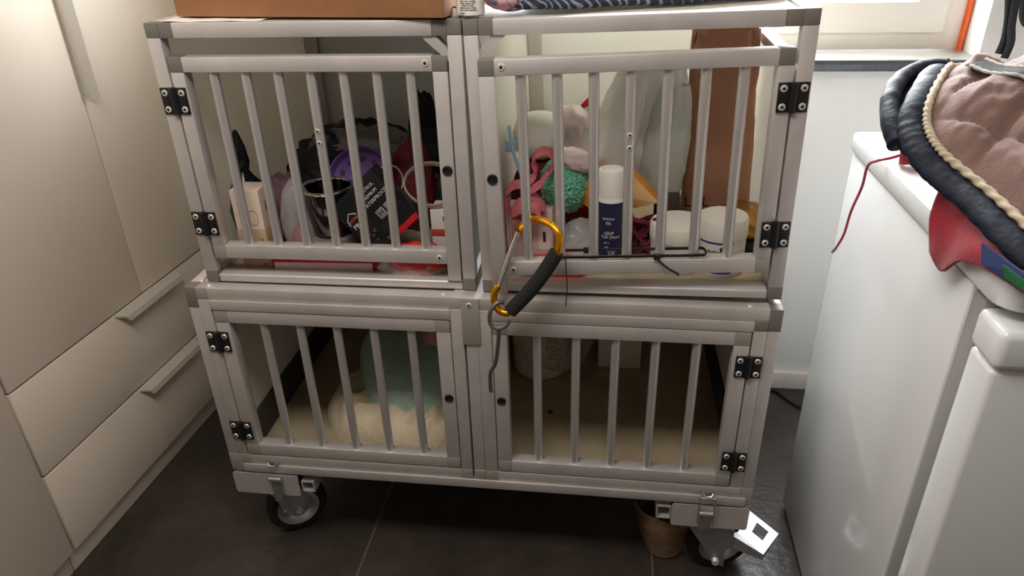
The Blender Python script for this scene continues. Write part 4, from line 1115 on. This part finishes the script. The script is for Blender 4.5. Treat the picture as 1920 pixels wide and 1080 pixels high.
for A, B in zip(rows, rows[1:]):
    for i in range(len(A)): b.bm.faces.new((A[i], A[(i+1) % len(A)], B[(i+1) % len(A)], B[i]))
b.bm.faces.new(rows[0][::-1]); b.bm.faces.new(rows[-1])
obj('worktop', b, FREEZ, fz)
obj('foot', MB().cyl((0.05, -0.2, 0), (0.05, -0.2, 0.014), 0.018), BLK, fz); obj('foot', MB().cyl((0.05, 0.2, 0), (0.05, 0.2, 0.014), 0.018), BLK, fz)
obj('foot', MB().cyl((0.52, -0.2, 0), (0.52, -0.2, 0.014), 0.018), BLK, fz); obj('foot', MB().cyl((0.52, 0.2, 0), (0.52, 0.2, 0.014), 0.018), BLK, fz)

# ------------------------------------------------------------------ quilted saddle pad on the freezer
outline = [(1.32, 0.058, 1.030), (1.235, 0.038, 1.044), (1.212, 0.020, 1.048), (1.178, -0.039, 1.038), (1.154, -0.084, 1.021), (1.145, -0.113, 1.003), (1.143, -0.139, 0.990), (1.147, -0.165, 0.977),
           (1.158, -0.192, 0.964), (1.178, -0.240, 0.949), (1.192, -0.297, 0.935), (1.210, -0.349, 0.920), (1.27, -0.425, 0.905), (1.38, -0.475, 0.900), (1.55, -0.480, 0.900),
           (1.72, -0.440, 0.91), (1.80, -0.28, 0.95), (1.80, -0.08, 1.0), (1.70, 0.05, 1.03), (1.52, 0.075, 1.022), (1.42, 0.068, 1.026)]
NE = 220
E_ = spline(outline, NE, True)
Cc = Vector((1.50, -0.19, 1.078))
pad = empty('saddle_pad', T(1.45, -0.2, 0.9)); tag(pad, 'brown quilted saddle pad with navy binding heaped on the freezer', 'saddle pad')
PI_ = T(-1.45, 0.2, -0.9)
def base_pt(e, t):
    q = e.lerp(Cc, t); q.z = e.z+(Cc.z-e.z)*(1-(1-t)**1.7); return q
def padpt(e, t):
    q = e.lerp(Cc, t)
    zz = e.z+(Cc.z-e.z)*(1-(1-t)**1.7)
    a = (q.x*0.95+q.y*0.75)/0.105+0.15; bq = (q.x*0.85-q.y*1.05)/0.115+0.2
    puff = (abs(math.sin(PI*a))**0.42)*(abs(math.sin(PI*bq))**0.42)
    rx, ry = q.x*0.62+q.y*0.78, -q.x*0.78+q.y*0.62
    wr = 0.9*(0.5-abs(noise.noise((rx*13+3, ry*46+0.6*math.sin(rx*30), 1.3))))+0.45*(0.5-abs(noise.noise((rx*30, ry*85, 2.2))))+0.3*noise.noise((q.x*60, q.y*75, 2.2))
    edge = min(1, max(0.0, (t-0.075)*11))
    return Vector((q.x, q.y, zz+0.021*puff*edge+0.0090*wr*edge))
def inward(i):
    d = (Cc-E_[i % NE]); d.z *= 0.5; return d.normalized()
ups = []; ctr = []
for i in range(NE):
    tng = (E_[(i+1) % NE]-E_[i-1]).normalized(); e = E_[i]; L_ = (Cc-e).length
    d = base_pt(e, 0.045/L_)-e
    d = (d-tng*d.dot(tng)).normalized()
    ups.append(d); ctr.append(PI_ @ (E_[i]+d*0.0135+Vector((0, 0, 0.001))))
b = MB()
def fquilt(u, v):
    e = E_[int(round(u*NE)) % NE]; return PI_ @ (padpt(e, 0.04+0.94*max(0.0, v)) if v > 0 else e+ups[int(round(u*NE)) % NE]*0.021)
b.grid(fquilt, NE, 90, cu=True)
obj('quilted_cover', b, QUILT, pad, angle=180)
b = MB().tube(ctr, 0.0155, 20, closed=True, up=ups, ry=0.0095, rf=lambda i, k: 1+0.10*noise.noise((i*0.35, k*3, 0))+0.05*noise.noise((i*0.9, k*5, 4)))
obj('binding', b, NAVYF, pad, angle=180)
rp = []
for i in range(NE):
    for f in (0, 0.5):
        e = E_[i].lerp(E_[(i+1) % NE], f); d = ups[i].lerp(ups[(i+1) % NE], f)
        rp.append(PI_ @ (e+d*0.0300+Vector((0, 0, 0.0070))))
b = MB().tube(rp, 0.0048, 12, closed=True, rf=lambda i, k: 1+0.22*math.sin(2*PI*(2*k)+i*0.9))
obj('rope_trim', b, ROPE, pad, angle=180)
# the curled corner: outer roll and its dark lining
cu_ = spline([(1.255, 0.052, 1.050), (1.222, 0.052, 1.047), (1.192, 0.030, 1.040), (1.166, -0.010, 1.032), (1.150, -0.052, 1.018), (1.144, -0.092, 1.000), (1.146, -0.118, 0.985)], 40)
b = MB().tube([PI_ @ q for q in cu_], 0.013, 14, rf=lambda i, k: 1+0.12*noise.noise((i*0.4, k*3, 7)))
obj('curled_edge', b, NAVYF, pad, angle=180)
in_ = spline([(1.262, 0.040, 1.046), (1.235, 0.034, 1.040), (1.212, 0.014, 1.034), (1.180, -0.039, 1.022), (1.156, -0.084, 1.004), (1.150, -0.110, 0.990), (1.152, -0.125, 0.980)], 40)
b = MB().grid(lambda u, v: PI_ @ (cu_[min(39, int(round(u*39)))].lerp(in_[min(39, int(round(u*39)))]+Vector((0.02, 0, 0)), v)-Vector((0, 0, 0.012*math.sin(PI*v)))), 40, 8)
obj('lining', b, mat('black_lining', (14, 14, 17), 0.6), pad, solid=0.003, angle=180)
# girth strap of grey webbing lying across the pad
def onpad(x, y, dz=0.0):
    best = None
    for i in range(0, NE, 2):
        e = E_[i]
        vx, vy = Cc.x-e.x, Cc.y-e.y
        wx, wy = x-e.x, y-e.y; L = math.hypot(vx, vy)
        c_ = abs(vx*wy-vy*wx)/L; t_ = (vx*wx+vy*wy)/(L*L)
        if 0 <= t_ <= 1 and (best is None or c_ < best[0]): best = (c_, padpt(e, t_).z)
    return PI_ @ Vector((x, y, (best[1] if best else 1.0)+dz))
sp = spline([onpad(1.253, -0.040, 0.003), onpad(1.262, -0.075, 0.005), onpad(1.278, -0.110, 0.007), onpad(1.300, -0.135, 0.007), onpad(1.34, -0.150, 0.007), onpad(1.40, -0.150, 0.012)], 40)
b = MB().tube(sp, 0.019, 10, up=(0.75, 0.65, 0.1), ry=0.0028)
stp = obj('strap', b, mat('charcoal_webbing', (24, 24, 26), 0.8, bump=0.3, bscale=300), pad, angle=60)
b = MB()
for s_ in (-1, 1):
    b.tube([q+Vector((0.75, 0.65, 0.1)).normalized()*0.018*s_+Vector((0, 0, 0.0015)) for q in sp], 0.0024, 8, rf=lambda i, k: 1+0.25*math.sin(i*2.2))
obj('strap_edging', b, mat('grey_beige_braid', (158, 152, 142), 0.85, var=0.2, vscale=120), stp, angle=180)
b = MB().prism([PI_ @ Vector(q) for q in ((1.184, -0.306, 0.930), (1.204, -0.376, 0.922), (1.202, -0.380, 0.908), (1.181, -0.322, 0.912))], (0.003, -0.001, 0), 0)
b.prism([PI_ @ Vector(q) for q in ((1.1915, -0.345, 0.923), (1.2025, -0.377, 0.918), (1.2015, -0.379, 0.908), (1.1930, -0.352, 0.911))], (-0.0012, -0.0008, 0), 1)
obj('maker_tag', b, [mat('blue_tag', (26, 40, 84), 0.7), mat('green_tag', (22, 92, 50), 0.7)], pad, smooth=False)

# red garment under the pad
rg = empty('jacket', T(1.40, -0.15, 0.899)); tag(rg, 'red garment with drawstring crumpled under the saddle pad', 'jacket')
RI = T(-1.40, 0.15, -0.899)
b = MB().blob(RI @ Vector((1.47, -0.14, 0.945)), (0.235, 0.17, 0.085), 71, 0.08, 2, 5, zmin=0.0008)
rb = obj('body', b, REDCLOTH, rg, angle=180)
tr_ = [(1.200, -0.150, 0.945), (1.212, -0.200, 0.938), (1.222, -0.250, 0.930), (1.230, -0.310, 0.922), (1.240, -0.370, 0.914), (1.285, -0.450, 0.905)]
br_ = [(1.181, -0.205, 0.872), (1.184, -0.238, 0.861), (1.186, -0.275, 0.893), (1.196, -0.332, 0.904), (1.212, -0.388, 0.902), (1.255, -0.470, 0.893)]
rows = []
for k in range(5):
    f = k/4; rows.append([tuple(Vector(a_).lerp(Vector(b_), f)+Vector((-0.010, -0.004, 0.006))*math.sin(PI*f)) for a_, b_ in zip(tr_, br_)])
cache = [spline(R, 40) for R in rows]
def hem(u, v):
    i = min(39, int(round(u*39))); q = spline([c_[i] for c_ in cache], 24)[min(23, int(round(v*23)))]
    return RI @ (q+Vector((-0.004, -0.004, 0.002))*noise.noise((q.x*28, q.y*28, q.z*28)))
b = MB().grid(hem, 40, 24)
obj('hem', b, REDCLOTH, rg, solid=0.004, angle=180)
b = MB().tube([RI @ Vector((1.222+i*0.006, 0.062-0.002*i, 0.917+0.0004*i)) for i in range(12)], 0.017, 18, rf=lambda i, k: 1+0.10*math.sin(i*2.9)+(0.0 if i < 10 else -0.1))
obj('cuff', b, REDCLOTH, rg, angle=180)
dr = spline([(1.226, 0.062, 0.916), (1.208, 0.058, 0.911), (1.196, 0.075, 0.901), (1.190, 0.095, 0.886), (1.190, 0.101, 0.848), (1.191, 0.130, 0.793), (1.191, 0.142, 0.744), (1.191, 0.170, 0.703)], 50)
ds = obj('drawstring', MB().tube([RI @ q for q in dr], 0.0023, 8), REDCLOTH, rg)
obj('cord_tip', MB().cyl(RI @ dr[-1], RI @ Vector((1.191, 0.181, 0.692)), 0.0026), mat('grey_cord_tip', (120, 116, 112), 0.4, 0.5), ds)

# black straps hanging on the wall at the top right
bs = empty('strap_halter', T(1.62, 0.66, 1.10)); tag(bs, 'black straps hanging in front of the white wall, top right', 'straps')
BI = T(-1.62, -0.66, -1.10)
b = MB()
def rib(P, w, t, up=(0, 0, 1)): b.tube([BI @ q for q in spline(P, 40)], w, 8, up=up, ry=t)
rib([(1.570, 0.66, 1.30), (1.585, 0.66, 1.15), (1.602, 0.66, 1.075), (1.612, 0.66, 1.030), (1.616, 0.66, 0.990), (1.612, 0.66, 0.960)], 0.0085, 0.0018, (1, 0, 0))
rib([(1.588, 0.652, 1.30), (1.602, 0.652, 1.15), (1.612, 0.652, 1.075), (1.618, 0.652, 1.020), (1.626, 0.652, 0.985), (1.622, 0.652, 0.952)], 0.0085, 0.0018, (1, 0, 0))
rib([(1.612, 0.656, 1.25), (1.622, 0.656, 1.12), (1.632, 0.656, 1.065), (1.640, 0.656, 1.035), (1.655, 0.656, 1.021), (1.69, 0.656, 1.018), (1.72, 0.656, 1.05), (1.73, 0.656, 1.2)], 0.0090, 0.0020, (0.8, 0, 0.6))
obj('strap', b, BLK, bs)
hk = MB(); hk.cyl(BI @ Vector((1.60, 0.734, 1.29)), BI @ Vector((1.60, 0.64, 1.30)), 0.006); hk.cyl(BI @ Vector((1.70, 0.734, 1.22)), BI @ Vector((1.73, 0.64, 1.22)), 0.006)
obj('wall_hook', hk, ZINC, bs)
